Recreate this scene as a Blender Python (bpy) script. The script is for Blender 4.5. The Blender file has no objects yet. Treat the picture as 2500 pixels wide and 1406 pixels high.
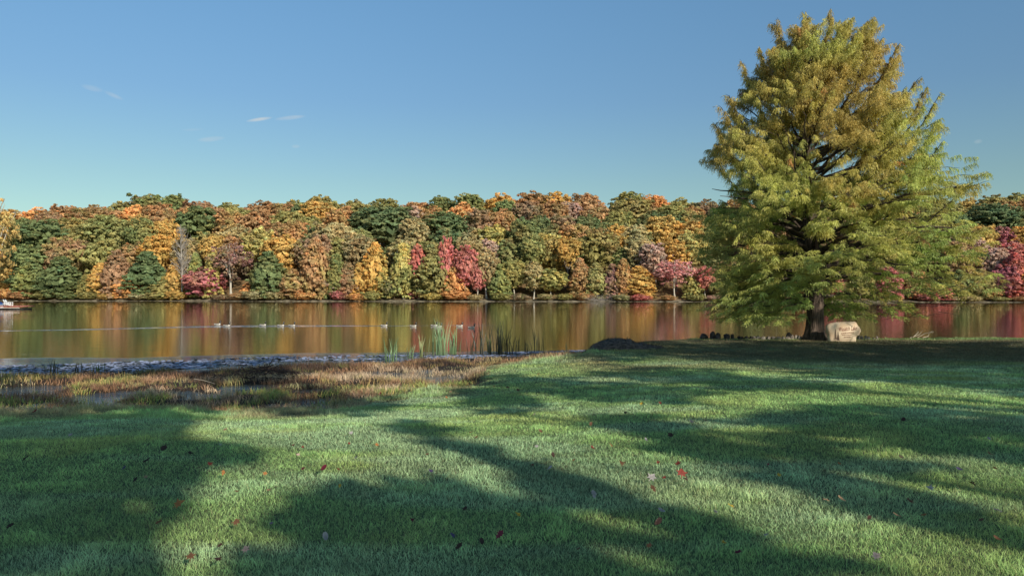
import bpy, math, random
import numpy as np
from mathutils import Vector, Matrix

random.seed(7)
RNG = np.random.default_rng(11)
F = 1853.0            # focal length in photo pixels
CX, HY = 1250.0, 715.0
CAMZ = 1.6
ZW = -0.9             # water level
SUN_EL = math.radians(27.0)
SUN_AZ = np.array([0.56, -0.83]); SUN_AZ /= np.linalg.norm(SUN_AZ)   # horizontal direction towards the sun

scene = bpy.context.scene
COL = scene.collection

def at(px, py, D):
    """world point seen at photo pixel (px,py) at forward distance D"""
    return Vector(((px - CX) / F * D, D, CAMZ + (HY - py) / F * D))

# ------------------------------------------------------------------ noise
def _hash(ix, iy, iz, seed):
    h = (ix * 374761393 + iy * 668265263 + iz * 2147483647 + seed * 974711) & 0xFFFFFFFF
    h = ((h ^ (h >> 13)) * 1274126177) & 0xFFFFFFFF
    return ((h ^ (h >> 16)) & 0xFFFF) / 65535.0

def vnoise(x, y, z=0.0, seed=0):
    x, y, z = np.broadcast_arrays(np.asarray(x, float), np.asarray(y, float), np.asarray(z, float))
    ix = np.floor(x).astype(np.int64); iy = np.floor(y).astype(np.int64); iz = np.floor(z).astype(np.int64)
    fx = x - ix; fy = y - iy; fz = z - iz
    fx = fx * fx * (3 - 2 * fx); fy = fy * fy * (3 - 2 * fy); fz = fz * fz * (3 - 2 * fz)
    r = 0
    for dx in (0, 1):
        for dy in (0, 1):
            for dz in (0, 1):
                w = (fx if dx else 1 - fx) * (fy if dy else 1 - fy) * (fz if dz else 1 - fz)
                r = r + w * _hash(ix + dx, iy + dy, iz + dz, seed)
    return r

def fbm(x, y, z=0.0, seed=0, octv=3):
    a, s, t = 0.5, 0.0, 0.0
    f = 1.0
    for o in range(octv):
        s = s + a * vnoise(np.asarray(x) * f, np.asarray(y) * f, np.asarray(z) * f, seed + o)
        t += a; a *= 0.5; f *= 2.03
    return s / t

def sstep(a, b, x):
    t = np.clip((np.asarray(x, float) - a) / (b - a), 0, 1)
    return t * t * (3 - 2 * t)

# ------------------------------------------------------------------ mesh helpers
def mesh_np(name, V, faces, cols=None, smooth=False):
    """faces: list of (M,k) int arrays"""
    me = bpy.data.meshes.new(name)
    V = np.asarray(V, np.float32)
    if not isinstance(faces, (list, tuple)): faces = [faces]
    faces = [np.asarray(f, np.int32) for f in faces if len(f)]
    nl = sum(f.size for f in faces); npoly = sum(len(f) for f in faces)
    me.vertices.add(len(V)); me.vertices.foreach_set('co', V.ravel())
    me.loops.add(nl); me.polygons.add(npoly)
    me.loops.foreach_set('vertex_index', np.concatenate([f.ravel() for f in faces]))
    starts = []; s = 0
    for f in faces:
        starts.append(s + np.arange(len(f)) * f.shape[1]); s += f.size
    me.polygons.foreach_set('loop_start', np.concatenate(starts).astype(np.int32))
    if smooth:
        me.polygons.foreach_set('use_smooth', np.ones(npoly, bool))
    if cols is not None:
        at_ = me.attributes.new('Col', 'FLOAT_COLOR', 'POINT')
        c = np.ones((len(V), 4), np.float32); c[:, :3] = cols
        at_.data.foreach_set('color', c.ravel())
    me.update(calc_edges=True); me.validate()
    return me

def link(name, me, mat=None, parent=None, loc=None):
    o = bpy.data.objects.new(name, me)
    COL.objects.link(o)
    if mat is not None and len(me.materials) == 0: me.materials.append(mat)
    if parent is not None: o.parent = parent
    if loc is not None: o.location = loc
    return o

def tag(o, label=None, cat=None, group=None, kind=None):
    if label: o['label'] = label
    if cat: o['category'] = cat
    if group: o['group'] = group
    if kind: o['kind'] = kind
    return o

def empty(name, loc=(0, 0, 0), rz=0.0):
    o = bpy.data.objects.new(name, None); COL.objects.link(o)
    o.location = loc; o.rotation_euler = (0, 0, rz); o.empty_display_size = 0.2
    return o

class MB:
    """collects primitive pieces into one mesh"""
    def __init__(self): self.V = []; self.F = {}; self.C = []; self.n = 0
    def add(self, V, F, col=(1, 1, 1)):
        V = np.asarray(V, float); F = np.asarray(F, int)
        self.V.append(V); self.F.setdefault(F.shape[1], []).append(F + self.n)
        c = np.asarray(col, float)
        if c.ndim == 1: c = np.tile(c, (len(V), 1))
        self.C.append(c); self.n += len(V)
    def box(self, c, s, rot=None, col=(1, 1, 1)):
        v = np.array([[x, y, z] for x in (-.5, .5) for y in (-.5, .5) for z in (-.5, .5)]) * np.array(s)
        if rot is not None: v = v @ np.array(rot.to_matrix() if hasattr(rot, 'to_matrix') else rot).T
        v = v + np.array(c)
        self.add(v, [[0, 1, 3, 2], [4, 6, 7, 5], [0, 4, 5, 1], [2, 3, 7, 6], [0, 2, 6, 4], [1, 5, 7, 3]], col)
    def tube(self, pts, rad, k=6, col=(1, 1, 1), squash=None):
        pts = np.asarray(pts, float); n = len(pts)
        rad = np.broadcast_to(np.asarray(rad, float), (n,))
        T = np.gradient(pts, axis=0); T /= (np.linalg.norm(T, axis=1)[:, None] + 1e-9)
        up = np.array([0.03, 1.0, 0.07]) if abs(T[0][1]) < .8 else np.array([1.0, 0.05, 0.03])
        A = np.cross(T, up); A /= (np.linalg.norm(A, axis=1)[:, None] + 1e-9); B = np.cross(T, A)
        th = np.arange(k) / k * 2 * np.pi
        V = pts[:, None] + rad[:, None, None] * (np.cos(th)[None, :, None] * A[:, None] + np.sin(th)[None, :, None] * B[:, None])
        V = V.reshape(-1, 3)
        F = []
        for i in range(n - 1):
            for j in range(k):
                F.append([i * k + j, i * k + (j + 1) % k, (i + 1) * k + (j + 1) % k, (i + 1) * k + j])
        c = np.asarray(col, float)
        if c.ndim == 2: c = np.repeat(c, k, axis=0)
        self.add(V, F, c)
    def mesh(self, name, smooth=False):
        return mesh_np(name, np.concatenate(self.V), [np.concatenate(f) for f in self.F.values()], np.concatenate(self.C), smooth)
    def build(self, name, mat, parent=None, smooth=False, loc=None):
        return link(name, self.mesh(name, smooth), mat, parent, loc)

# ------------------------------------------------------------------ materials
def newmat(name):
    m = bpy.data.materials.new(name); m.use_nodes = True
    nt = m.node_tree; nt.nodes.clear()
    out = nt.nodes.new('ShaderNodeOutputMaterial')
    return m, nt, out
def N(nt, typ, **kw):
    n = nt.nodes.new(typ)
    for k, v in kw.items():
        if k in n.inputs: n.inputs[k].default_value = v
        else: setattr(n, k, v)
    return n
def mixcol(nt, a, b, fac=None, mode='MIX', facv=0.5):
    n = nt.nodes.new('ShaderNodeMix'); n.data_type = 'RGBA'; n.blend_type = mode
    n.inputs[0].default_value = facv
    if fac is not None: nt.links.new(fac, n.inputs[0])
    for i, s in ((6, a), (7, b)):
        if isinstance(s, (tuple, list)): n.inputs[i].default_value = (*s[:3], 1)
        else: nt.links.new(s, n.inputs[i])
    return n.outputs[2]

def mat_leaf(name, use_obj=False, trans=0.3, gloss=0.0, tint=(1, 1, 1), noise=0.0):
    m, nt, out = newmat(name)
    at_ = N(nt, 'ShaderNodeAttribute', attribute_name='Col')
    c = at_.outputs['Color']
    if use_obj:
        oi = N(nt, 'ShaderNodeObjectInfo')
        c = mixcol(nt, c, oi.outputs['Color'], None, 'MULTIPLY', 1.0)
        # patches of a second, yellower hue through the crown
        tc = N(nt, 'ShaderNodeTexCoord')
        nz = N(nt, 'ShaderNodeTexNoise'); nz.inputs['Scale'].default_value = 1.5; nz.noise_dimensions = '4D'
        nt.links.new(tc.outputs['Object'], nz.inputs['Vector']); 
        mu = N(nt, 'ShaderNodeMath', operation='MULTIPLY'); mu.inputs[1].default_value = 40
        nt.links.new(oi.outputs['Random'], mu.inputs[0]); nt.links.new(mu.outputs[0], nz.inputs['W'])
        rp = N(nt, 'ShaderNodeMapRange'); rp.inputs[1].default_value = .42; rp.inputs[2].default_value = .68; rp.inputs[4].default_value = 1.0
        nt.links.new(nz.outputs['Fac'], rp.inputs[0])
        rr = N(nt, 'ShaderNodeValToRGB'); e = rr.color_ramp.elements
        e[0].position = 0; e[0].color = (.30, .30, .11, 1); e[1].position = 1; e[1].color = (.52, .37, .15, 1)
        q = e.new(.25); q.color = (.21, .26, .10, 1); q = e.new(.5); q.color = (.42, .26, .14, 1); q = e.new(.75); q.color = (.46, .46, .15, 1)
        m2 = N(nt, 'ShaderNodeMath', operation='FRACT'); m3 = N(nt, 'ShaderNodeMath', operation='MULTIPLY'); m3.inputs[1].default_value = 7.31
        nt.links.new(oi.outputs['Random'], m3.inputs[0]); nt.links.new(m3.outputs[0], m2.inputs[0]); nt.links.new(m2.outputs[0], rr.inputs[0])
        c2 = mixcol(nt, at_.outputs['Color'], rr.outputs[0], None, 'MULTIPLY', 1.0)
        fa = N(nt, 'ShaderNodeMath', operation='MULTIPLY'); nt.links.new(rp.outputs[0], fa.inputs[0]); nt.links.new(oi.outputs['Alpha'], fa.inputs[1])
        c = mixcol(nt, c, c2, fa.outputs[0])
    if tint != (1, 1, 1): c = mixcol(nt, c, tint, None, 'MULTIPLY', 1.0)
    d = N(nt, 'ShaderNodeBsdfDiffuse'); nt.links.new(c, d.inputs['Color'])
    t = N(nt, 'ShaderNodeBsdfTranslucent'); nt.links.new(c, t.inputs['Color'])
    mx = N(nt, 'ShaderNodeMixShader'); mx.inputs[0].default_value = trans
    nt.links.new(d.outputs[0], mx.inputs[1]); nt.links.new(t.outputs[0], mx.inputs[2])
    s = mx.outputs[0]
    if gloss > 0:
        g = N(nt, 'ShaderNodeBsdfGlossy'); g.inputs['Roughness'].default_value = .45; g.inputs['Color'].default_value = (.9, .95, 1, 1)
        mg = N(nt, 'ShaderNodeMixShader'); mg.inputs[0].default_value = gloss
        nt.links.new(s, mg.inputs[1]); nt.links.new(g.outputs[0], mg.inputs[2]); s = mg.outputs[0]
    nt.links.new(s, out.inputs['Surface'])
    return m

def mat_noise(name, c1, c2, scale=5.0, rough=0.85, bump=0.3, detail=6, coord='Object', c3=None, stretch=None, spec=.25):
    m, nt, out = newmat(name)
    tc = N(nt, 'ShaderNodeTexCoord'); v = tc.outputs[coord]
    if stretch:
        mp = N(nt, 'ShaderNodeMapping'); mp.inputs['Scale'].default_value = stretch
        nt.links.new(v, mp.inputs['Vector']); v = mp.outputs[0]
    nz = N(nt, 'ShaderNodeTexNoise'); nz.inputs['Scale'].default_value = scale; nz.inputs['Detail'].default_value = detail
    nt.links.new(v, nz.inputs['Vector'])
    r = N(nt, 'ShaderNodeValToRGB'); r.color_ramp.elements[0].position = .35; r.color_ramp.elements[1].position = .65
    r.color_ramp.elements[0].color = (*c1, 1); r.color_ramp.elements[1].color = (*c2, 1)
    if c3:
        e = r.color_ramp.elements.new(.8); e.color = (*c3, 1)
    nt.links.new(nz.outputs['Fac'], r.inputs[0])
    b = N(nt, 'ShaderNodeBsdfPrincipled'); b.inputs['Roughness'].default_value = rough; b.inputs['Specular IOR Level'].default_value = spec
    nt.links.new(r.outputs[0], b.inputs['Base Color'])
    if bump:
        bp = N(nt, 'ShaderNodeBump'); bp.inputs['Strength'].default_value = bump; bp.inputs['Distance'].default_value = .05
        nt.links.new(nz.outputs['Fac'], bp.inputs['Height']); nt.links.new(bp.outputs[0], b.inputs['Normal'])
    nt.links.new(b.outputs[0], out.inputs['Surface'])
    return m

def mat_attr(name, rough=.7, spec=.3):
    m, nt, out = newmat(name)
    a = N(nt, 'ShaderNodeAttribute', attribute_name='Col')
    nz = N(nt, 'ShaderNodeTexNoise'); nz.inputs['Scale'].default_value = 14
    tc = N(nt, 'ShaderNodeTexCoord'); nt.links.new(tc.outputs['Object'], nz.inputs['Vector'])
    rp = N(nt, 'ShaderNodeMapRange'); rp.inputs[3].default_value = .7; rp.inputs[4].default_value = 1.25
    nt.links.new(nz.outputs['Fac'], rp.inputs[0])
    hs = N(nt, 'ShaderNodeHueSaturation'); nt.links.new(a.outputs['Color'], hs.inputs['Color']); nt.links.new(rp.outputs[0], hs.inputs['Value'])
    b = N(nt, 'ShaderNodeBsdfPrincipled'); b.inputs['Roughness'].default_value = rough; b.inputs['Specular IOR Level'].default_value = spec
    nt.links.new(hs.outputs[0], b.inputs['Base Color']); nt.links.new(b.outputs[0], out.inputs['Surface'])
    return m

M_FOREST = mat_leaf('forest_foliage', use_obj=True, trans=.30)
M_CYPRESS = mat_leaf('cypress_foliage', trans=.32, gloss=.02)
M_GRASS = mat_leaf('grass_blades', trans=.38, gloss=.012)
M_MARSH = mat_leaf('marsh_blades', trans=.2)
M_REED = mat_leaf('reed_blades', trans=.2, gloss=.03)
M_SHADE = mat_leaf('shade_foliage', trans=.04)
M_FALLEN = mat_leaf('fallen_leaf', use_obj=False, trans=.15, gloss=.02)
M_BARK = mat_noise('forest_bark', (.16, .13, .10), (.36, .31, .26), 4, .9, .2)
M_PALEBARK = mat_noise('pale_bark', (.34, .30, .24), (.62, .57, .48), 4, .9, .2)
M_TRUNK = mat_noise('cypress_bark', (.035, .025, .02), (.15, .11, .085), 5, .95, .8, stretch=(3, 3, .35))
M_LIMB = mat_noise('cypress_limb', (.03, .022, .016), (.11, .085, .065), 6, .95, .3)
M_ROCK = mat_noise('shore_rock', (.14, .11, .09), (.38, .33, .28), 5, .9, .5)
M_DARKROCK = mat_noise('dark_rock', (.03, .025, .022), (.11, .092, .08), 5, .9, .5)
M_SOIL = mat_noise('dark_soil', (.04, .032, .026), (.15, .112, .085), 7, .95, 1.0)
M_STONE = mat_noise('sign_stone', (.58, .41, .27), (.78, .63, .46), 2.2, .85, .35, c3=(.82, .72, .57))
M_ENGRAVE = mat_noise('engraved_red', (.20, .06, .045), (.28, .10, .07), 20, .9, 0)
M_ENGRAVE_DK = mat_noise('engraved_dark', (.035, .022, .018), (.07, .045, .04), 20, .9, 0)
M_WHITE = mat_noise('white_plastic', (.72, .72, .70), (.82, .82, .80), 6, .5, 0)
M_REDWOOD = mat_noise('red_decking', (.24, .075, .06), (.40, .15, .12), 3, .8, .1, stretch=(1, 12, 1))
M_FLOAT = mat_noise('dock_float', (.01, .01, .01), (.03, .028, .026), 4, .7, 0)
M_FRAME = mat_noise('dock_frame', (.36, .31, .27), (.55, .48, .42), 4, .8, 0)
M_TARP = mat_noise('blue_cover', (.01, .03, .11), (.018, .06, .20), 3, .45, .1)
M_HULL = mat_noise('boat_hull', (.28, .34, .38), (.42, .48, .50), 3, .4, 0)
M_DRIFT = mat_noise('driftwood', (.28, .22, .16), (.46, .38, .29), 8, .9, .1)
M_TWIG = mat_noise('grey_twigs', (.22, .19, .165), (.40, .36, .31), 6, .9, 0)
M_DARKTWIG = mat_noise('dark_twigs', (.03, .02, .018), (.11, .07, .055), 6, .9, 0)
M_GOOSE = mat_attr('goose_plumage', .7)

# ------------------------------------------------------------------ ground
SHX = [-60, -40, -24, -16, -11, -8, -3, 1, 5, 8, 22, 45, 80]
SHY = [14, 16.5, 19.2, 22.0, 25.2, 27.0, 28.6, 30.2, 32.6, 34.3, 35.2, 38.0, 42]
def shore_y(x): return np.interp(x, SHX, SHY)
def marsh_w(x, y):
    """1 in the low boggy strip along the left shore"""
    xe = np.interp(y, [12, 16, 20, 24, 28, 31], [-6.0, -2.4, -2.0, -1.6, .4, 2.2])
    inner = np.interp(x, [-30, -10, -6, -3, 0, 3], [12.4, 13.6, 15.2, 16.4, 20, 30])
    wob = (fbm(x * .38, y * .38, 0, 5) - .5) * 6.5
    m1 = sstep(-1.6, 1.2, np.minimum(xe - x + 1.0, y - inner) + wob)
    m2 = sstep(3.2, 1.9, shore_y(x) - y + wob * .12) * sstep(3.3, 2.3, x)
    return np.maximum(m1, m2)
PUDDLES = []
for (px_, py_, wx_, wy_) in [(262, 966, 95, 15), (430, 962, 50, 9), (510, 968, 70, 9), (610, 946, 80, 11), (1100, 930, 70, 9), (60, 952, 80, 17), (900, 915, 90, 8), (760, 955, 60, 8)]:
    D_ = 2.49 * F / (py_ - HY); PUDDLES.append(((px_ - CX) / F * D_, D_, wx_ / F * D_, wy_ * D_ / (py_ - HY)))
def ground_z(x, y):
    x = np.asarray(x, float); y = np.asarray(y, float)
    b = sstep(-4.0, 5.0, x + .12 * (y - 20))
    zr = -0.40 * sstep(3.0, 26.0, y)
    zl = np.interp(y, [-50, 4, 9, 14, 17, 22, 60], [0, 0, -.22, -.56, -.78, -.86, -.9])
    z = zl * (1 - b) + zr * b
    z = z + (fbm(x * .22, y * .22, 0, 1) - .5) * .14 * (1 - sstep(26, 33, y) * .6)
    mw = marsh_w(x, y)
    z = z * (1 - mw) + mw * (-.875 + (fbm(x * .7, y * .8, 0, 2, 3) - .5) * .34)
    for (qx, qy, rx, ry) in PUDDLES:
        z = z - .16 * sstep(1.25, .5, ((x - qx) / rx) ** 2 + ((y - qy) / ry) ** 2 + (fbm(x * 1.7, y * 1.7, 0, 6) - .5) * 1.2) * sstep(-.66, -.74, z)
    s = shore_y(x) + (fbm(x * .35, y * .1, 0, 3) - .5) * 1.3 - y
    z = z - 1.3 * sstep(1.5, -1.8, s)
    # pile of soil
    md = ((x - 3.75) / 1.55) ** 2 + ((y - 28.6) / 1.2) ** 2
    return z

def grid_mesh(name, xs, ys, zf):
    X, Y = np.meshgrid(xs, ys); Z = zf(X, Y)
    V = np.stack([X, Y, Z], -1).reshape(-1, 3)
    nx, ny = len(xs), len(ys)
    i = np.arange(nx - 1)[None] + np.arange(ny - 1)[:, None] * nx
    Fq = np.stack([i, i + 1, i + nx + 1, i + nx], -1).reshape(-1, 4)
    return mesh_np(name, V, Fq, None, True)

xs = np.concatenate([np.linspace(-90, -26, 40, endpoint=False), np.linspace(-26, 32, 260, endpoint=False), np.linspace(32, 95, 40)])
ys = np.concatenate([np.linspace(-70, 2, 50, endpoint=False), np.linspace(2, 38, 200, endpoint=False), np.linspace(38, 60, 16)])

def mat_lawn():
    m, nt, out = newmat('lawn_soil')
    tc = N(nt, 'ShaderNodeTexCoord')
    n1 = N(nt, 'ShaderNodeTexNoise'); n1.inputs['Scale'].default_value = 22; n1.inputs['Detail'].default_value = 8
    n2 = N(nt, 'ShaderNodeTexNoise'); n2.inputs['Scale'].default_value = .5; n2.inputs['Detail'].default_value = 4
    for n in (n1, n2): nt.links.new(tc.outputs['Object'], n.inputs['Vector'])
    r1 = N(nt, 'ShaderNodeValToRGB'); r1.color_ramp.elements[0].position = .35; r1.color_ramp.elements[1].position = .7
    r1.color_ramp.elements[0].color = (.06, .10, .035, 1); r1.color_ramp.elements[1].color = (.20, .32, .11, 1)
    nt.links.new(n1.outputs['Fac'], r1.inputs[0])
    c = mixcol(nt, r1.outputs[0], (.07, .055, .035), n2.outputs['Fac'])
    # muddy where the ground sinks towards the water
    sp = N(nt, 'ShaderNodeSeparateXYZ'); nt.links.new(tc.outputs['Object'], sp.inputs[0])
    mr = N(nt, 'ShaderNodeMapRange'); mr.inputs[1].default_value = -.62; mr.inputs[2].default_value = -.8
    nt.links.new(sp.outputs['Z'], mr.inputs[0])
    c = mixcol(nt, c, (.035, .024, .018), mr.outputs[0])
    b = N(nt, 'ShaderNodeBsdfPrincipled'); b.inputs['Roughness'].default_value = .9; b.inputs['Specular IOR Level'].default_value = .2
    nt.links.new(c, b.inputs['Base Color'])
    bp = N(nt, 'ShaderNodeBump'); bp.inputs['Strength'].default_value = .6; bp.inputs['Distance'].default_value = .03
    nt.links.new(n1.outputs['Fac'], bp.inputs['Height']); nt.links.new(bp.outputs[0], b.inputs['Normal'])
    nt.links.new(b.outputs[0], out.inputs['Surface'])
    return m
g = link('lawn', grid_mesh('lawn', xs, ys, ground_z), mat_lawn()); tag(g, kind='structure')

# far hill
def fshore(X): return 215.0 - .12 * np.asarray(X, float) + (fbm(np.asarray(X, float) * .03, 0.0, 0, 21) - .5) * 9
HD = [-60, -3, 0, 1.5, 3, 6, 16, 30, 46, 64, 82, 110, 160, 400]
HZ = [-4, -1.3, -.95, -.80, -.70, -.35, 3, 8, 13.5, 19, 23, 31.5, 33, 20]
def hill_z(X, Y):
    d = np.asarray(Y, float) - fshore(X)
    return np.interp(d, HD, HZ) + (fbm(np.asarray(X) * .06, np.asarray(Y) * .06, 0, 22) - .5) * np.clip(d * .1, 0, 2.5)
hx = np.linspace(-420, 420, 260)
hys = np.concatenate([np.linspace(120, 170, 8, endpoint=False), np.linspace(170, 275, 120, endpoint=False), np.linspace(275, 620, 50)])
M_HILL = mat_noise('leaf_litter', (.035, .022, .012), (.14, .085, .045), .5, .95, .5, coord='Object')
def mat_hill():
    m, nt, out = newmat('hillside')
    tc = N(nt, 'ShaderNodeTexCoord')
    n1 = N(nt, 'ShaderNodeTexNoise'); n1.inputs['Scale'].default_value = .9; n1.inputs['Detail'].default_value = 8
    nt.links.new(tc.outputs['Object'], n1.inputs['Vector'])
    r = N(nt, 'ShaderNodeValToRGB'); r.color_ramp.elements[0].position = .35; r.color_ramp.elements[1].position = .65
    r.color_ramp.elements[0].color = (.10, .075, .04, 1); r.color_ramp.elements[1].color = (.32, .20, .10, 1)
    nt.links.new(n1.outputs['Fac'], r.inputs[0])
    sp = N(nt, 'ShaderNodeSeparateXYZ'); nt.links.new(tc.outputs['Object'], sp.inputs[0])
    mr = N(nt, 'ShaderNodeMapRange'); mr.inputs[1].default_value = -.1; mr.inputs[2].default_value = -.55
    nt.links.new(sp.outputs['Z'], mr.inputs[0])
    r2 = N(nt, 'ShaderNodeValToRGB'); r2.color_ramp.elements[0].color = (.07, .055, .035, 1); r2.color_ramp.elements[1].color = (.36, .31, .22, 1)
    r2.color_ramp.elements[0].position = .4; r2.color_ramp.elements[1].position = .6
    nt.links.new(n1.outputs['Fac'], r2.inputs[0])
    c = mixcol(nt, r.outputs[0], r2.outputs[0], mr.outputs[0])
    b = N(nt, 'ShaderNodeBsdfDiffuse'); nt.links.new(c, b.inputs['Color'])
    nt.links.new(b.outputs[0], out.inputs['Surface']); return m
h = link('hillside', grid_mesh('hillside', hx, hys, hill_z), mat_hill()); tag(h, kind='structure')

# ------------------------------------------------------------------ water
def mat_water():
    m, nt, out = newmat('lake_water')
    tc = N(nt, 'ShaderNodeTexCoord'); P = tc.outputs['Object']
    sp = N(nt, 'ShaderNodeSeparateXYZ'); nt.links.new(P, sp.inputs[0])
    def math_(op, a, b=None, cl=False):
        n = N(nt, 'ShaderNodeMath', operation=op); n.use_clamp = cl
        for i, s in enumerate((a, b)):
            if s is None: continue
            if isinstance(s, (int, float)): n.inputs[i].default_value = s
            else: nt.links.new(s, n.inputs[i])
        return n.outputs[0]
    def mrange(v, a, b, c=0., d=1., smooth=True):
        n = N(nt, 'ShaderNodeMapRange'); n.interpolation_type = 'SMOOTHSTEP' if smooth else 'LINEAR'
        n.inputs[1].default_value = a; n.inputs[2].default_value = b; n.inputs[3].default_value = c; n.inputs[4].default_value = d
        nt.links.new(v, n.inputs[0]); return n.outputs[0]
    def noise(scale, detail=3, stretch=(1, 1, 1), rough=.5):
        mp = N(nt, 'ShaderNodeMapping'); mp.inputs['Scale'].default_value = stretch
        nt.links.new(P, mp.inputs['Vector'])
        n = N(nt, 'ShaderNodeTexNoise'); n.inputs['Scale'].default_value = scale; n.inputs['Detail'].default_value = detail; n.inputs['Roughness'].default_value = rough
        nt.links.new(mp.outputs[0], n.inputs['Vector']); return n.outputs['Fac']
    X, Y = sp.outputs[0], sp.outputs[1]
    warp = math_('MULTIPLY', math_('SUBTRACT', noise(.35, 3), .5), 1.6)
    # line of the wake: from (-33,50) through (-21,57) to (-3,58.5)
    wl = N(nt, 'ShaderNodeFloatCurve')
    cm = wl.mapping; cv = cm.curves[0]
    pts = [(-40, 48.6), (-31, 51.0), (-21, 56.6), (-10, 57.6), (2, 58.8)]
    while len(cv.points) < len(pts): cv.points.new(.5, .5)
    for p, (a, b) in zip(cv.points, pts): p.location = ((a + 40) / 42, (b - 45) / 20); p.handle_type = 'AUTO'
    cm.update()
    xn = mrange(X, -40, 2, 0, 1, False); nt.links.new(xn, wl.inputs['Value'])
    wy = math_('ADD', math_('MULTIPLY', wl.outputs[0], 20.0), 45.0)
    dy = math_('ADD', math_('SUBTRACT', Y, wy), math_('MULTIPLY', warp, .45))
    halfw = mrange(X, -36, -22, .45, 1.9)
    halfw2 = mrange(X, -18, -6, 0.0, 1.45)
    hw = math_('SUBTRACT', halfw, halfw2)
    wake = math_('SUBTRACT', 1.0, math_('DIVIDE', math_('ABSOLUTE', dy), hw), True)
    wake = mrange(wake, 0, .55)
    wake = math_('MULTIPLY', wake, mrange(X, -40, -33)); wake = math_('MULTIPLY', wake, mrange(X, 0, -3.5))
    # wind-ruffled shallows in front of the reeds
    shy = N(nt, 'ShaderNodeFloatCurve'); cv = shy.mapping.curves[0]
    pts = [(-24, 24.5), (-19, 24.6), (-14, 26.0), (-9, 29.2), (-4, 30.6), (1, 31.4), (5, 33.5)]
    while len(cv.points) < len(pts): cv.points.new(.5, .5)
    for p, (a, b) in zip(cv.points, pts): p.location = ((a + 24) / 29, (b - 20) / 20); p.handle_type = 'AUTO'
    shy.mapping.update()
    nt.links.new(mrange(X, -24, 5, 0, 1, False), shy.inputs['Value'])
    sy = math_('ADD', math_('MULTIPLY', shy.outputs[0], 20.0), 20.0)
    dsh = math_('ADD', math_('SUBTRACT', Y, sy), warp)
    top = mrange(X, -20, -2, 4.6, 1.6)
    shal = mrange(math_('SUBTRACT', top, dsh), 0, .8)
    shal = math_('MULTIPLY', shal, mrange(X, 5, 0))
    patch = mrange(noise(.45, 4, (.5, 1.8, 1)), .40, .56)
    shal = math_('MULTIPLY', shal, math_('ADD', math_('MULTIPLY', patch, .7), .3))
    ruff = math_('MAXIMUM', wake, shal)
    # heights
    calm = noise(1.3, 3, (.35, 1.6, 1)); fine = noise(5.0, 4, (.8, 1.5, 1)); swell = noise(.16, 2, (.3, 1.5, 1))
    n1 = N(nt, 'ShaderNodeBump'); n1.inputs['Distance'].default_value = .010; n1.inputs['Strength'].default_value = 1
    nt.links.new(calm, n1.inputs['Height'])
    n2 = N(nt, 'ShaderNodeBump'); n2.inputs['Distance'].default_value = .0026; nt.links.new(fine, n2.inputs['Height']); nt.links.new(n1.outputs[0], n2.inputs['Normal'])
    n3 = N(nt, 'ShaderNodeBump'); n3.inputs['Distance'].default_value = .075
    nt.links.new(noise(3.2, 5, (.55, 1.5, 1), .65), n3.inputs['Height']); nt.links.new(ruff, n3.inputs['Strength']); nt.links.new(n2.outputs[0], n3.inputs['Normal'])
    b = N(nt, 'ShaderNodeBsdfPrincipled')
    bc = mixcol(nt, (.030, .026, .010), (.42, .43, .50), math_('MULTIPLY', wake, mrange(noise(2.6, 4, (.35, 1.9, 1)), .42, .62)))  # pale blue base colour imitates sky reflected by the wake ripples
    nt.links.new(bc, b.inputs['Base Color']); b.inputs['Roughness'].default_value = .015; b.inputs['IOR'].default_value = 1.5
    nt.links.new(n3.outputs[0], b.inputs['Normal'])
    nt.links.new(b.outputs[0], out.inputs['Surface'])
    return m
lk = link('lake', grid_mesh('lake', np.linspace(-420, 420, 30), np.concatenate([np.linspace(8, 60, 20), np.linspace(64, 270, 30)]), lambda X, Y: X * 0 + ZW), mat_water())
tag(lk, kind='structure')

# ------------------------------------------------------------------ forest crowns (shared meshes)
def rand_dirs(n, rng):
    v = rng.normal(size=(n, 3)); return v / np.linalg.norm(v, axis=1)[:, None]
def leaf_quads(P, Nn, size, rng, col, aspect=1.0, droop=0):
    """quad leaf at each P with normal Nn"""
    n = len(P)
    ref = rand_dirs(n, rng)
    A = np.cross(Nn, ref); A /= (np.linalg.norm(A, axis=1)[:, None] + 1e-9)
    B = np.cross(Nn, A)
    s = (size * rng.uniform(.65, 1.3, n))[:, None]
    V = np.stack([P - A * s * aspect, P - B * s * .62, P + A * s * aspect, P + B * s * .62], 1).reshape(-1, 3)
    Fq = np.arange(n * 4).reshape(n, 4)
    return V, Fq, np.repeat(col, 4, axis=0)

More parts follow.
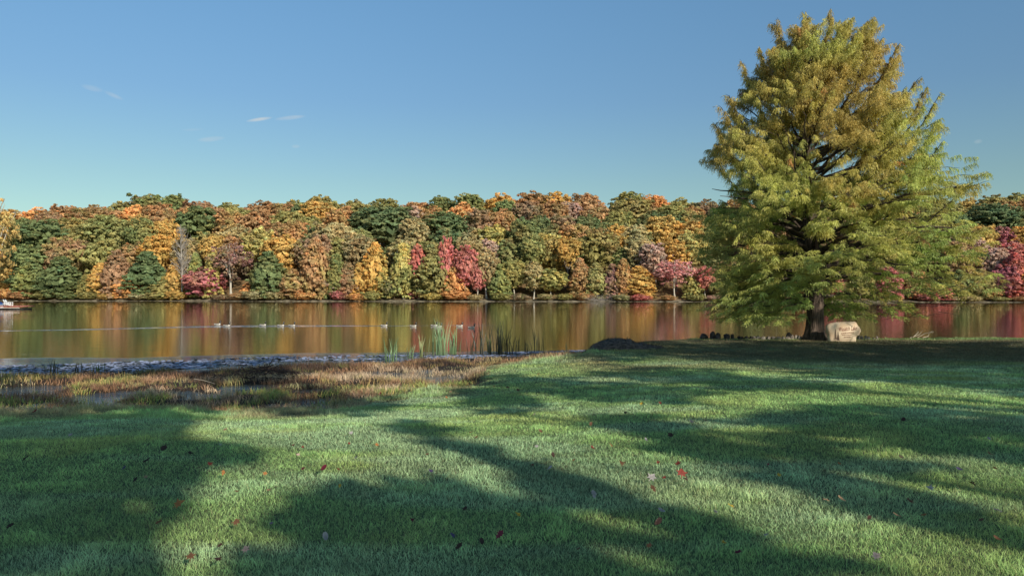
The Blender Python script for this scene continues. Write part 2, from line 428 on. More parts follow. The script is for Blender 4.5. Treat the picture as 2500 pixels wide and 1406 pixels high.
def crown_mesh(name, seed, kind):
    """unit crown: radius 1 in x,y, z from 0 to 2"""
    rng = np.random.default_rng(seed)
    nc = {'round': 330, 'oval': 310, 'layer': 370, 'sparse': 200, 'pyramid': 230, 'shrub': 110}[kind]
    nl = {'round': 40, 'oval': 40, 'layer': 36, 'sparse': 22, 'pyramid': 36, 'shrub': 36}[kind]
    Vs, Fs, Cs = [], [], []; n0 = 0
    # two or three main domes give the uneven outline
    domes = [(np.array([0, 0, 1.0]), 1.0)]
    for k in range(3):
        a = rng.uniform(0, 6.28); domes.append((np.array([.45 * math.cos(a), .45 * math.sin(a), 1.0 + rng.uniform(-.45, .45)]), rng.uniform(.5, .7)))
    for c in range(nc):
        d = rand_dirs(1, rng)[0]
        if kind == 'layer':
            z = rng.uniform(.04, 1.95); prof = max(.1, 1 - ((z - .6) / 1.45) ** 1.6) if z > .6 else .84 + .16 * z / .6
            a = rng.uniform(0, 6.28); r = prof * (rng.uniform(.55, .95) if rng.uniform() < .85 else rng.uniform(.1, .5)) * (.85 + .2 * math.sin(a * 2 + seed) * math.sin(z * 4 + seed))
            ctr = np.array([r * math.cos(a), r * math.sin(a), z]); cr = rng.uniform(.05, .155)
        elif kind == 'pyramid':
            z = 2 * (1 - math.sqrt(rng.uniform())) ; r = (1 - z / 2) ** .8 * rng.uniform(.6, 1.05)
            a = rng.uniform(0, 6.28); ctr = np.array([r * math.cos(a), r * math.sin(a), z]); cr = rng.uniform(.05, .15)
        else:
            if d[2] < -.2 and rng.uniform() < .6: d[2] = -d[2]
            c0, rr = domes[0] if rng.uniform() < .62 else domes[rng.integers(1, 4)]
            u = rng.uniform(.55, .92) if rng.uniform() < .85 else rng.uniform(.1, .5)
            ctr = c0 + d * rr * u; ctr[2] = max(ctr[2], .06)
            cr = rng.uniform(.045, .155)
            if kind == 'shrub': cr *= 1.25
        flat = {'layer': .42, 'pyramid': .5}.get(kind, .72)
        dl = rand_dirs(nl, rng)
        m = (dl[:, 2] < -.1) & (rng.uniform(size=nl) < .65); dl[m, 2] *= -1
        rad = cr * rng.uniform(.7, 1.08, nl)[:, None]
        P = ctr + dl * rad * np.array([1, 1, flat])
        out = ctr - np.array([0, 0, .8]); out = out / (np.linalg.norm(out) + 1e-6)
        nn = dl * .8 + out * .35 + rng.normal(size=(nl, 3)) * .55
        nn /= np.linalg.norm(nn, axis=1)[:, None]
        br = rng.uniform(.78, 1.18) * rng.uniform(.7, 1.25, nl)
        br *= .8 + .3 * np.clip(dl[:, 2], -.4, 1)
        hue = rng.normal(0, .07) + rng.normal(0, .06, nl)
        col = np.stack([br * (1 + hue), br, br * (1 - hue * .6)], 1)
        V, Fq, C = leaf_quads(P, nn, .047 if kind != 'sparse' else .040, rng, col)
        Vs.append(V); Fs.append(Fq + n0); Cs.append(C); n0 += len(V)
    # inner leaves so that the crown does not open onto blackness
    nk = 0 if kind == 'sparse' else 420
    if nk:
        dl = rand_dirs(nk, rng); P = dl * rng.uniform(.5, .8, nk)[:, None]; P[:, 2] = np.clip(P[:, 2] * 1.05 + .95, .08, 1.8)
        if kind == 'pyramid': P[:, :2] *= (1 - P[:, 2:3] / 2) ** .8
        if kind == 'layer': P[:, :2] *= np.where(P[:, 2:3] > .6, 1 - np.clip((P[:, 2:3] - .6) / 1.45, 0, 1) ** 1.6, 1)
        nn = dl + rng.normal(size=(nk, 3)) * .3; nn /= np.linalg.norm(nn, axis=1)[:, None]
        V, Fq, C = leaf_quads(P, nn, .125, rng, np.full((nk, 3), 1.0) * rng.uniform(.7, 1.15, (nk, 1)))
        Vs.append(V); Fs.append(Fq + n0); Cs.append(C); n0 += len(V)
    return mesh_np(name, np.concatenate(Vs), np.concatenate(Fs), np.concatenate(Cs))

CROWNS = {k: [crown_mesh('crown', 100 + 13 * i + hash(k) % 1 + {'round': 0, 'oval': 200, 'layer': 400, 'sparse': 600, 'pyramid': 800, 'shrub': 1000}[k], k) for i in range(n)]
          for k, n in (('round', 6), ('oval', 4), ('layer', 5), ('sparse', 3), ('pyramid', 2), ('shrub', 3))}
for L in CROWNS.values():
    for me in L: me.materials.append(M_FOREST)

def trunk_mesh(seed, limbs=7, spread=.5):
    """unit trunk: height 1 up z, limbs reach out"""
    rng = np.random.default_rng(seed); mb = MB()
    zz = np.linspace(0, 1, 8); wob = np.cumsum(rng.normal(0, .012, (8, 2)), axis=0); wob -= wob[0]
    pts = np.column_stack([wob, zz]); rad = .022 * (1 - zz * .85) + .004; rad[0] *= 1.5
    mb.tube(pts, rad, 6)
    for i in range(limbs):
        z0 = rng.uniform(.35, .85); p0 = np.array([np.interp(z0, zz, pts[:, 0]), np.interp(z0, zz, pts[:, 1]), z0])
        a = rng.uniform(0, 6.28); L = rng.uniform(.18, .34) * (1.2 - z0 * .6)
        t = np.linspace(0, 1, 5)[:, None]
        q = p0 + np.array([math.cos(a), math.sin(a), 0]) * L * spread * 1.6 * t + np.array([0, 0, 1]) * L * (t ** 1.3) * 1.1 + rng.normal(0, .008, (5, 3)) * t
        mb.tube(q, np.linspace(.010, .003, 5), 5)
        for j in range(2):
            tt = rng.uniform(.4, .9); p1 = p0 + (q[-1] - p0) * tt; d = rng.normal(size=3) * .07 + np.array([0, 0, .09])
            mb.tube(np.array([p1, p1 + d * .5, p1 + d + rng.normal(0, .01, 3)]), [.004, .003, .001], 4)
    return mb.mesh('trunk', True)
TRUNKS = [trunk_mesh(300 + i) for i in range(4)]
for t in TRUNKS: t.materials.append(M_BARK)
PTRUNKS = [trunk_mesh(320 + i) for i in range(3)]
for t in PTRUNKS: t.materials.append(M_PALEBARK)
def bare_mesh(seed, n=90, shrub=False):
    rng = np.random.default_rng(seed); mb = MB()
    if not shrub:
        zz = np.linspace(0, 1, 8); mb.tube(np.column_stack([.01 * np.sin(zz * 5), .01 * np.cos(zz * 4), zz]), .018 * (1 - zz * .9) + .002, 6)
    for i in range(n):
        z0 = rng.uniform(.3, .95) if not shrub else 0.0
        a = rng.uniform(0, 6.28); L = (rng.uniform(.12, .32) * (1.25 - z0)) if not shrub else rng.uniform(.5, 1.1)
        up = rng.uniform(.5, 1.2) if not shrub else rng.uniform(.15, .9)
        p0 = np.array([0, 0, z0]) if not shrub else np.array([rng.uniform(-.4, .4), rng.uniform(-.2, .2), 0])
        d = np.array([math.cos(a), math.sin(a), up]); d /= np.linalg.norm(d)
        t = np.linspace(0, 1, 5)[:, None]
        q = p0 + d * L * t + rng.normal(0, .02 * L, (5, 3)) * t * 2 + np.array([0, 0, -.25 * L if shrub else .1 * L]) * t * t
        mb.tube(q, np.linspace(.006, .0015, 5) * (1.6 if shrub else 1), 4)
        for j in range(4):
            k = rng.integers(1, 5); dd = d * .5 + rng.normal(0, .5, 3); dd /= np.linalg.norm(dd)
            mb.tube(np.array([q[k], q[k] + dd * L * .22, q[k] + dd * L * .4 + rng.normal(0, .01, 3)]), np.array([.003, .002, .001]) * (1.5 if shrub else 1), 3)
    return mb
BARE = bare_mesh(51).mesh('branches'); BARE.materials.append(M_TWIG)
BARESHRUB = bare_mesh(52, 46, True).mesh('branches'); BARESHRUB.materials.append(M_TWIG)

PAL = {'G': (.165, .215, .100), 'N': (.235, .270, .110), 'O': (.375, .340, .130), 'Y': (.62, .53, .19), 'A': (.68, .43, .14),
       'R': (.54, .300, .145), 'B': (.41, .255, .155), 'S': (.80, .42, .17), 'C': (.64, .22, .20), 'M': (.44, .16, .185),
       'P': (.56, .37, .31), 'T': (.50, .42, .22), 'W': (.5, .45, .4), 'U': (.40, .21, .18), 'K': (.66, .30, .30)}
CNAME = {'G': 'dark green', 'N': 'leaf green', 'O': 'olive', 'Y': 'yellow', 'A': 'amber', 'R': 'rust', 'B': 'brown', 'S': 'bright orange',
         'C': 'scarlet', 'M': 'magenta', 'P': 'dusty pink', 'U': 'burgundy brown', 'K': 'coral pink', 'T': 'tan', 'W': 'bare grey'}
ROWD = {0: 3.2, 1: 7.0, 2: 16.0, 3: 30.0, 4: 46.0, 5: 64.0, 6: 82.0}
ROWN = {0: 'at the far waterline', 1: 'on the far shore', 2: 'behind the shore trees', 3: 'low on the hill', 4: 'midway up the hill', 5: 'high on the hill', 6: 'on the skyline'}

SKY = [(-150, 512), (0, 514), (60, 516), (165, 512), (250, 500), (350, 478), (420, 471), (440, 486), (560, 492), (700, 490), (790, 473), (870, 485), (960, 484), (1020, 492),
       (1080, 475), (1200, 469), (1330, 466), (1470, 475), (1530, 465), (1600, 474), (1680, 482), (1800, 482), (2000, 478), (2200, 480), (2380, 478), (2500, 466), (2650, 470)]
def skyl(x): return np.interp(x, [p[0] for p in SKY], [p[1] for p in SKY])

# (row, x, ytop, width px, colour, kind)   read off the photograph
T = []
def row(r, s, kind='round'):
    for it in s.split(';'):
        it = it.strip()
        if not it: continue
        p = it.split()
        T.append((r, float(p[0]), float(p[1]), float(p[2]), p[3], p[4] if len(p) > 4 else kind))
row(6, "20 508 80 A;92 503 75 S;165 500 75 R;235 496 80 R;300 486 80 O;372 472 95 N;425 473 60 N;490 489 85 B;560 491 80 O;640 487 85 R;720 482 70 O;790 472 75 O;865 484 70 O;935 482 75 O;1012 491 80 R;1080 474 75 N;1150 469 75 N;1222 468 80 A;1292 465 85 R;1362 464 75 A;1432 470 80 R;1540 464 95 O;1600 473 65 S;1660 479 70 O;1720 482 70 B;1800 482 80 R;1880 480 80 O;1960 478 80 R;2040 478 80 A;2120 480 80 O;2200 480 80 R;2290 482 80 O;2365 480 60 A;2425 470 75 O;2490 466 75 O;2560 468 80 R;-60 512 80 O")
row(5, "215 506 90 R;270 508 70 R;330 496 65 S;395 492 80 R;520 498 70 B;690 494 70 R;735 494 60 G;775 485 100 A;840 500 70 R;890 496 80 O;1000 500 100 P;1060 498 70 R;1130 490 70 S;1240 488 70 N;1290 487 90 B;1350 484 70 R;1395 490 65 P;1455 492 75 R;1540 484 100 O;1640 490 80 O;1690 500 60 R;2400 488 60 O;120 512 60 B")
row(4, "60 530 80 N;180 528 95 O;260 518 90 O;340 520 70 A;400 512 75 R;482 500 130 G;570 512 85 R;630 506 95 R;700 512 85 O;760 524 80 O;830 512 75 R;930 498 140 G round;1055 520 60 R;1090 514 125 G round;1180 510 85 B;1225 505 70 R;1320 520 70 G;1365 522 85 B;1432 518 65 G;1510 510 70 O;1610 508 110 G;1690 514 70 O;2340 515 70 G;2430 493 120 G;2500 505 80 G")
row(3, "110 530 130 G;30 548 80 N;190 552 90 O;265 522 120 O;350 528 90 N;405 530 70 A;500 562 75 O;570 545 80 T;625 560 80 R;680 540 70 R;720 535 70 R;760 545 85 G;820 540 95 T;880 556 60 O;1010 530 70 T;1155 552 70 T;1205 542 75 Y;1285 530 85 N oval;1350 545 60 O;1480 540 60 N;1505 545 65 A;1555 545 75 T;1615 525 90 A;1680 532 85 A oval;1730 545 70 O;2385 545 75 A;2445 552 75 M;2490 548 65 A;2330 560 60 T")
row(2, "70 590 90 N;145 575 80 B;185 580 90 B oval;250 575 90 O;330 585 80 R;385 570 80 A;450 580 60 T;520 570 60 A;565 570 70 R;630 552 78 Y oval;690 565 90 A;740 580 60 B;775 565 80 B;830 575 80 O;870 570 70 T;930 600 60 G;985 580 75 T;1050 585 90 O;1150 575 70 T;1190 580 60 P;1240 580 70 N oval;1300 570 60 O;1352 565 90 Y oval;1385 572 60 A;1410 590 60 N;1460 552 95 O oval;1515 600 60 N;1560 575 75 T oval;1600 588 80 P;1650 580 70 A;1690 555 80 Y oval;1730 590 60 N;2380 575 60 P;2420 600 70 P;2480 590 80 C;2530 580 80 R", )
row(1, "15 640 70 A layer;75 630 95 N layer;150 625 110 G layer;215 668 60 O layer;245 640 60 A layer;285 605 75 B layer;305 664 75 S layer;360 612 105 G layer;400 672 75 O layer;432 625 62 A layer;478 616 52 N layer;500 648 86 M round;518 615 45 Y layer;565 588 88 U sparse;604 690 40 S layer;655 608 90 G layer;720 655 80 R layer;770 580 85 R layer;797 678 62 P sparse;822 615 58 N layer;848 640 68 B layer;880 640 66 A layer;915 590 72 A layer;938 650 62 Y layer;962 672 66 T round;985 588 72 Y layer;1022 592 46 C oval;1012 698 42 C layer;1055 590 95 O layer;1087 572 34 C oval;1108 612 62 S pyramid;1138 594 58 C oval;1166 636 44 C oval;1188 600 52 T oval;1222 640 62 N layer;1256 630 60 O oval;1303 636 54 T oval;1345 652 72 Y oval;1415 628 58 R layer;1455 640 60 O layer;1495 640 56 U layer;1522 630 56 R layer;1560 648 85 A layer;1648 630 92 K sparse;1690 655 50 Y layer;1722 648 50 C oval;1764 650 70 O layer;1830 640 70 N;1900 650 70 O;1960 640 70 R;2030 650 70 C;2100 640 70 O;2170 650 70 C layer;2235 650 70 R layer;2285 694 86 C layer;2345 655 70 N layer;2392 655 70 O layer;2418 692 48 R layer;2452 640 60 M;2478 615 75 C layer;2510 650 60 S;2570 620 80 O;-40 600 90 A;-110 620 90 O;2650 620 80 R")
row(0, "15 700 44 S shrub;50 708 50 R shrub;110 706 50 O shrub;160 712 44 N shrub;215 708 48 O shrub;262 712 44 A shrub;335 712 48 T shrub;385 708 52 O shrub;432 706 50 A shrub;540 716 46 B shrub;580 712 44 R shrub;625 706 70 T shrub;665 708 54 T shrub;745 710 50 S shrub;826 706 40 C shrub;872 714 44 S shrub;905 708 46 O shrub;1058 712 50 Y shrub;1112 706 66 S shrub;1160 716 40 T shrub;1222 712 46 O shrub;1270 714 44 B shrub;1330 714 40 T shrub;1378 714 44 O shrub;1425 712 46 R shrub;1520 716 44 T shrub;1562 716 56 C shrub;1632 718 40 R shrub;1700 716 46 O shrub;1745 718 46 P shrub;2262 716 60 C shrub;2330 722 40 T shrub;2372 720 46 T shrub;2440 722 40 O shrub;2490 722 46 R shrub", 'shrub')

# fillers so that each tier of the hill closes up
FILL = {6: 'ORBRRO', 5: 'ROBNRB', 4: 'RONBRO', 3: 'ONNRBG', 2: 'NOBGNO', 1: 'NOG'}
TOPS = {6: 0, 5: 22, 4: 46, 3: 76, 2: 112, 1: 165}
for r in (6, 5, 4, 3, 2, 1):
    have = [t[1] for t in T if t[0] == r]
    x = -150.0
    step = 62 if r > 1 else 70
    while x < 2660:
        if all(abs(x - hx_) > (44 if r > 1 else 50) for hx_ in have) and not (1830 < x < 2230 and r in (3, 5, 2)):
            T.append((r, x + random.uniform(-6, 6), float(skyl(x)) + TOPS[r] + random.uniform(-8, 8), random.uniform(72, 92), random.choice(FILL[r]), 'round' if r > 1 else 'layer'))
            have.append(x)
        x += step

forest = []
for (r, px, yt, w, c, kind) in T:
    D = 215.0
    for _ in range(6):
        X = (px - CX) / F * D; D = float(fshore(X)) + ROWD[r] + ((px * 7.3) % 5 - 2.5) * (0.3 if r < 2 else 1.3)
    gz = float(hill_z(X, D))
    H = CAMZ + (HY - yt) / F * D - gz
    W = w / F * D
    forest.append(dict(r=r, px=px, yt=yt, X=X, Y=D, z=gz, H=max(H, 1.0), W=W, c=c, kind=kind))

def ordw(n):
    W1 = ['first', 'second', 'third', 'fourth', 'fifth', 'sixth', 'seventh', 'eighth', 'ninth', 'tenth', 'eleventh', 'twelfth', 'thirteenth', 'fourteenth',
          'fifteenth', 'sixteenth', 'seventeenth', 'eighteenth', 'nineteenth', 'twentieth']
    if n <= 20: return W1[n - 1]
    return {21: 'twenty-first', 22: 'twenty-second', 23: 'twenty-third', 24: 'twenty-fourth', 25: 'twenty-fifth', 26: 'twenty-sixth', 27: 'twenty-seventh', 28: 'twenty-eighth'}.get(n, 'far along')
LAND = [(15, 'above the red dock'), (150, 'right of the dock'), (300, 'by the orange maple'), (430, 'by the bare tree'), (500, 'by the magenta tree'),
        (640, 'by the tall yellow tree'), (790, 'above the pink bush'), (930, 'by the green dome'), (1022, 'by the scarlet tree'), (1105, 'above the orange pyramid'), (1200, 'above the dark reeds'),
        (1330, 'left of the mound'), (1460, 'above the grey brush'), (1560, 'above the amber maple'), (1650, 'by the pink tree'), (1730, 'beside the conifer'), (2050, 'behind the big conifer'), (2340, 'right of the conifer'), (2480, 'at the right edge')]
def landmark(px): return min(LAND, key=lambda t: abs(t[0] - px))[1]
from collections import defaultdict
cls = defaultdict(list)
def zone(px): return 'L' if px < 1740 else ('H' if px < 2320 else 'R')
for f in forest: cls[(f['r'], f['c'], zone(f['px']))].append(f)
for key, L in cls.items():
    L.sort(key=lambda f: f['px'])
    for i, f in enumerate(L): f['ord'] = i + 1; f['n'] = len(L)

KW = {'round': 'round-crowned', 'oval': 'tall oval', 'layer': 'layered', 'sparse': 'thin-leaved', 'pyramid': 'pyramid-shaped', 'shrub': 'low'}
for i, f in enumerate(forest):
    r, kind, c = f['r'], f['kind'], f['c']
    noun = 'shrub' if r == 0 else 'tree'
    root = empty('shrub' if r == 0 else 'deciduous_tree', (f['X'], f['Y'], f['z'] - .1), random.uniform(0, 6.28))
    z = zone(f['px'])
    if f['n'] == 1: lab = f"{KW[kind] + ' ' if r else ''}{CNAME[c]} {noun} {ROWN[r]}, {landmark(f['px'])}"
    elif z == 'R': lab = f"{ordw(f['n'] + 1 - f['ord'])} {CNAME[c]} {noun} from right {ROWN[r]}, {landmark(f['px'])}"
    else: lab = f"{ordw(f['ord'])} {CNAME[c]} {noun} from left {ROWN[r]}, {landmark(f['px'])}"
    tag(root, lab, noun, 'shrubs along the far shore' if r == 0 else 'autumn trees across the lake')
    H, W = f['H'], f['W']
    if r == 0: hc = H * 1.0
    elif r == 1: hc = H * (1.0 if kind in ('layer', 'round', 'pyramid') else .82)
    else: hc = min(H * .82, max(W * 1.25, H * .6))
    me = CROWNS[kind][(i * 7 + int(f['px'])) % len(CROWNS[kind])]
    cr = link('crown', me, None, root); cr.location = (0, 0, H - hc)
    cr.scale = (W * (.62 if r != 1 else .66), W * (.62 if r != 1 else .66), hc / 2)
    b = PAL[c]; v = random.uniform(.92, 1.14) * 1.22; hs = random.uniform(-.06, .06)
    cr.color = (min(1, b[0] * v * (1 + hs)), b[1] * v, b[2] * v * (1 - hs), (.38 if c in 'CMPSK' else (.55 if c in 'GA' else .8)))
    if r > 0:
        pale = kind in ('sparse', 'oval')
        tk = link('trunk', (PTRUNKS if pale else TRUNKS)[i % 3], None, root)
        hh = H * (.93 if kind == 'sparse' else .8)
        tk.scale = (hh * .9, hh * .9, hh)

# bare grey tree and the heap of fallen grey brush
def on_far(px, d):
    D = 215.0
    for _ in range(6): X = (px - CX) / F * D; D = float(fshore(X)) + d
    return X, D, float(hill_z(X, D))
X, D, z = on_far(443, 4.6)
root = tag(empty('bare_tree', (X, D, z - .1)), 'slender leafless grey tree with pale trunk on the far shore, left of the magenta tree', 'tree')
Hh = CAMZ + (HY - 548) / F * D - z
b = link('trunk', BARE, None, root); b.scale = (Hh * .75, Hh * .75, Hh)
X, D, z = on_far(1462, 2.2)
root = tag(empty('brush_heap', (X, D, z - .15), .3), 'sprawling heap of leafless grey branches fallen at the far waterline', 'brush')
b = link('branches', BARESHRUB, None, root); Hh = 4.6; b.scale = (4.9, 4.0, Hh)
# tall yellow tree at the left frame edge
X, D, z = on_far(-12, -8.0)
z = max(z, ZW)
root = tag(empty('deciduous_tree', (X, D, z - .3)), 'tallest pale yellow tree at the left picture edge, behind the red dock', 'tree', 'autumn trees across the lake')
Hh = CAMZ + (HY - 476) / F * D - z
cr = link('crown', CROWNS['sparse'][1], None, root); cr.scale = (7.2, 7.2, Hh * .43); cr.location = (0, 0, Hh * .14); cr.color = (.66, .48, .18, .3)
cr = link('trunk', PTRUNKS[1], None, root); cr.scale = (Hh * .9, Hh * .9, Hh * .95)

# ------------------------------------------------------------------ the big conifer
CT = Vector((12.85, 32.3, 0)); CT.z = float(ground_z(CT.x, CT.y)) - .05
PXM = CT.y / F
ENV_Y = [20, 40, 70, 120, 165, 230, 290, 350, 420, 470, 540, 600, 650, 700, 740, 782]
ENV_L = [5, 35, 108, 132, 176, 196, 226, 236, 246, 262, 258, 248, 236, 226, 228, 205]
ENV_R = [20, 60, 150, 200, 212, 285, 308, 298, 300, 345, 385, 428, 425, 375, 290, 240]
TRUNKPX = 1970.0
def h_of(py): return (828 - py) * PXM
def env(h, phi):
    """crown radius at height h above ground in direction phi (0 = picture right)"""
    py = 828 - h / PXM
    l = np.interp(py, ENV_Y, ENV_L) * PXM * .95; r = np.interp(py, ENV_Y, ENV_R) * PXM
    c = np.cos(phi); m = (l + r) / 2 * .95
    side = np.where(c > 0, r, l)
    lump = 1 + .46 * (vnoise(np.cos(phi) * 1.7 + 5, np.sin(phi) * 1.7 + 5, h * .62, 77) - .56) + .22 * (vnoise(np.cos(phi) * 3.3, np.sin(phi) * 3.3, h * 1.5, 78) - .5)
    return (side * c * c + m * (1 - c * c)) * lump

rng = np.random.default_rng(5)
Ht = h_of(38)
def trunk_xy(h):
    return np.array([-.22 * sstep(1, 6, h) + .1 * np.sin(h * .6), .05 * np.sin(h * .8)])
mb = MB()
hh = np.array([0, .12, .3, .6, 1.0, 1.6, 2.4, 3.5, 5, 6.5, 8, 9.5, 11, 12.6])
rad = np.array([.58, .49, .42, .37, .35, .335, .34, .30, .26, .21, .165, .12, .08, .03])
k = 18; th = np.arange(k) / k * 2 * np.pi
V = []
for hgt, rr in zip(hh, rad):
    flut = 1 + (.16 * math.exp(-hgt * .9) + .03) * np.sin(th * 6 + .8) + (.10 * math.exp(-hgt)) * np.sin(th * 3 + 2)
    c = trunk_xy(hgt)
    V.append(np.stack([c[0] + rr * flut * np.cos(th), c[1] + rr * flut * np.sin(th), np.full(k, hgt)], 1))
V = np.concatenate(V)
Fq = [[i * k + j, i * k + (j + 1) % k, (i + 1) * k + (j + 1) % k, (i + 1) * k + j] for i in range(len(hh) - 1) for j in range(k)]
tree = tag(empty('cypress_tree', CT), 'big feathery green and rust conifer on the lawn edge beside the engraved stone', 'tree')
tm = MB(); tm.add(V, Fq); tm.build('trunk', M_TRUNK, tree, True)

lb = MB()
SPR_P, SPR_A, SPR_H = [], [], []     # boughs: base point, axis (with length), local droop
boughs = []
def gap(p):
    return float(fbm(p[0] * .6 + 13, p[1] * .6, p[2] * 1.0, 59)) < (.43 if p[2] < 8 else .40)
def limb(p0, p1, sag, r0, nsub, full=False, blen=(.7, 1.3), start=.35):
    """a limb from p0 to p1 with boughs along its outer part"""
    p0 = np.asarray(p0, float); p1 = np.asarray(p1, float)
    t = np.linspace(0, 1, 9)[:, None]
    q = p0 + (p1 - p0) * t + np.array([0, 0, 1.0]) * sag * np.sin(np.pi * t) + rng.normal(0, .05, (9, 3)) * t
    lb.tube(q, np.linspace(r0, .012, 9), 5)
    L = np.linalg.norm(p1 - p0)
    ax = (q[-1] - q[-4]); ax /= np.linalg.norm(ax)
    side = np.cross(ax, [0, 0, 1.0]); side /= (np.linalg.norm(side) + 1e-6)
    for i in range(nsub):
        s = start + (1 - start) * (i + rng.uniform(0, .8)) / nsub
        s = min(s, .99)
        p = np.array([np.interp(s, t[:, 0], q[:, j]) for j in range(3)])
        sg = 1 if i % 2 else -1
        a = ax * rng.uniform(.45, 1.0) + side * sg * rng.uniform(.4, 1.1) + np.array([0, 0, rng.uniform(-.15, .45)])
        a /= np.linalg.norm(a)
        if gap(p) and not full: continue
        l = rng.uniform(*blen) * (1.1 - .45 * s)
        boughs.append((p, a * l)); 
        lb.tube(np.array([p, p + a * l * .5 + [0, 0, .03], p + a * l]), [.014, .009, .004], 4)
    if full or not gap(q[-2]): boughs.append((q[-2], ax * rng.uniform(.5, .8)))

NL = 150
ga = math.pi * (3 - math.sqrt(5))
for i in range(NL):
    u = (i + .5) / NL
    h = .75 + (Ht - 1.3) * (u ** .92)
    phi = i * ga + rng.normal(0, .22)
    R = float(env(h, np.array(phi))) * rng.uniform(.80, 1.0) * (1 - .16 * float(sstep(.55, .8, h / Ht)))
    if rng.uniform() < .16: R *= rng.uniform(.6, .8)
    f = h / Ht
    el = np.interp(f, [0, .1, .25, .45, .7, 1], [-.14, -.03, .10, .26, .50, 1.2])
    h0 = max(1.35 + .08 * i * .05, h - R * el + .05)
    h0 = min(h0, Ht - .6)
    c0 = trunk_xy(h0)
    p0 = np.array([c0[0], c0[1], h0]); p1 = np.array([c0[0] * .5 + R * math.cos(phi) , R * math.sin(phi), h])
    if h < 2.3 and p1[1] < 1.0 and p1[0] > -.6: continue
    limb(p0, p1, .12 * R * (.6 if f < .5 else -.25), .028 + .022 * R * (1 - f * .5), int(6 + R * 3.4), blen=(.45, .9), start=.30 if f < .6 else .22)
# leaders that make the separate peaks of the top and the right-hand spur
for (px, py, dep) in [(1868, 58, -.3), (1950, 34, .2), (2006, 36, -.2), (2040, 70, .9), (2112, 60, .1), (2165, 118, -.4), (2225, 188, .2), (2262, 240, -.5), (1795, 158, .1), (1755, 230, -.2), (1735, 300, .3), (2275, 300, .3), (2340, 440, -.1), (2215, 200, 1.0), (1900, 90, 1.2), (2060, 100, -1.4), (1985, 130, -1.9), (1890, 150, -1.7), (2120, 170, -1.8), (1845, 105, .4), (1978, 50, .5), (2085, 66, -.5), (2140, 90, .5), (2182, 135, .3), (2248, 212, .1), (1772, 250, .4), (1742, 262, -.1), (1815, 205, -1.0), (2200, 260, -1.6), (1728, 365, .2), (2268, 350, -.4)]:
    x1 = (px - TRUNKPX) * PXM; z1 = h_of(py)
    h0 = max(2.5, z1 - 3.4 - abs(x1) * .55)
    c0 = trunk_xy(h0)
    p0 = np.array([c0[0], c0[1], h0]); p1 = np.array([x1, dep, z1])
    n = 30
    limb(p0, p1, -.12 * abs(x1), .06, n, True, blen=(.3, .62), start=.35)
# fuller clumps through the outer crown, in tiers with gaps between
NCL = 0
while NCL < 3100:
    h = rng.uniform(.95, Ht - .7); phi = rng.uniform(0, 2 * np.pi)
    Re = float(env(h, np.array(phi))) * (1 - .18 * float(sstep(.55, .8, h / Ht)))
    if rng.uniform() > Re / 6.5 + .12: continue
    u = rng.uniform(.30, 1.0) ** .6
    p = np.array([Re * u * math.cos(phi), Re * u * math.sin(phi), h])
    if float(fbm(p[0] * .75 + 3, p[1] * .75, p[2] * 1.25, 57)) < .48 or gap(p): continue
    a = np.array([math.cos(phi), math.sin(phi), 0]) + rng.normal(0, .45, 3); a[2] = rng.uniform(-.25, .55) + .5 * (h / Ht - .4); a /= np.linalg.norm(a)
    boughs.append((p, a * rng.uniform(.3, .65)))
    if NCL % 3 == 0: lb.tube(np.array([p - a * .45 + [0, 0, -.08], p, p + a * .4]), [.012, .009, .004], 4)
    NCL += 1
# low skirts: hanging boughs on the left and at the back right
for i in range(520):
    left = i < 300
    phi = math.pi + rng.normal(0, .55) if left else rng.uniform(-.15, 1.5)
    h = rng.uniform(1.0, 2.7); Re = float(env(h, np.array(phi))); u = rng.uniform(.38, 1.0) if left else rng.uniform(.25, 1.0)
    p = np.array([Re * u * math.cos(phi), Re * u * math.sin(phi), h])
    if float(fbm(p[0] * .9 + 3, p[1] * .9, p[2] * 1.3, 58)) < .42: continue
    a = np.array([math.cos(phi), math.sin(phi), 0]) + rng.normal(0, .5, 3); a[2] = rng.uniform(-.5, .2); a /= np.linalg.norm(a)
    boughs.append((p, a * rng.uniform(.4, .8)))
    if i % 2 == 0: lb.tube(np.array([p - a * .5 + [0, 0, .06], p, p + a * .4]), [.012, .009, .004], 4)
lb.build('limbs', M_LIMB, tree)

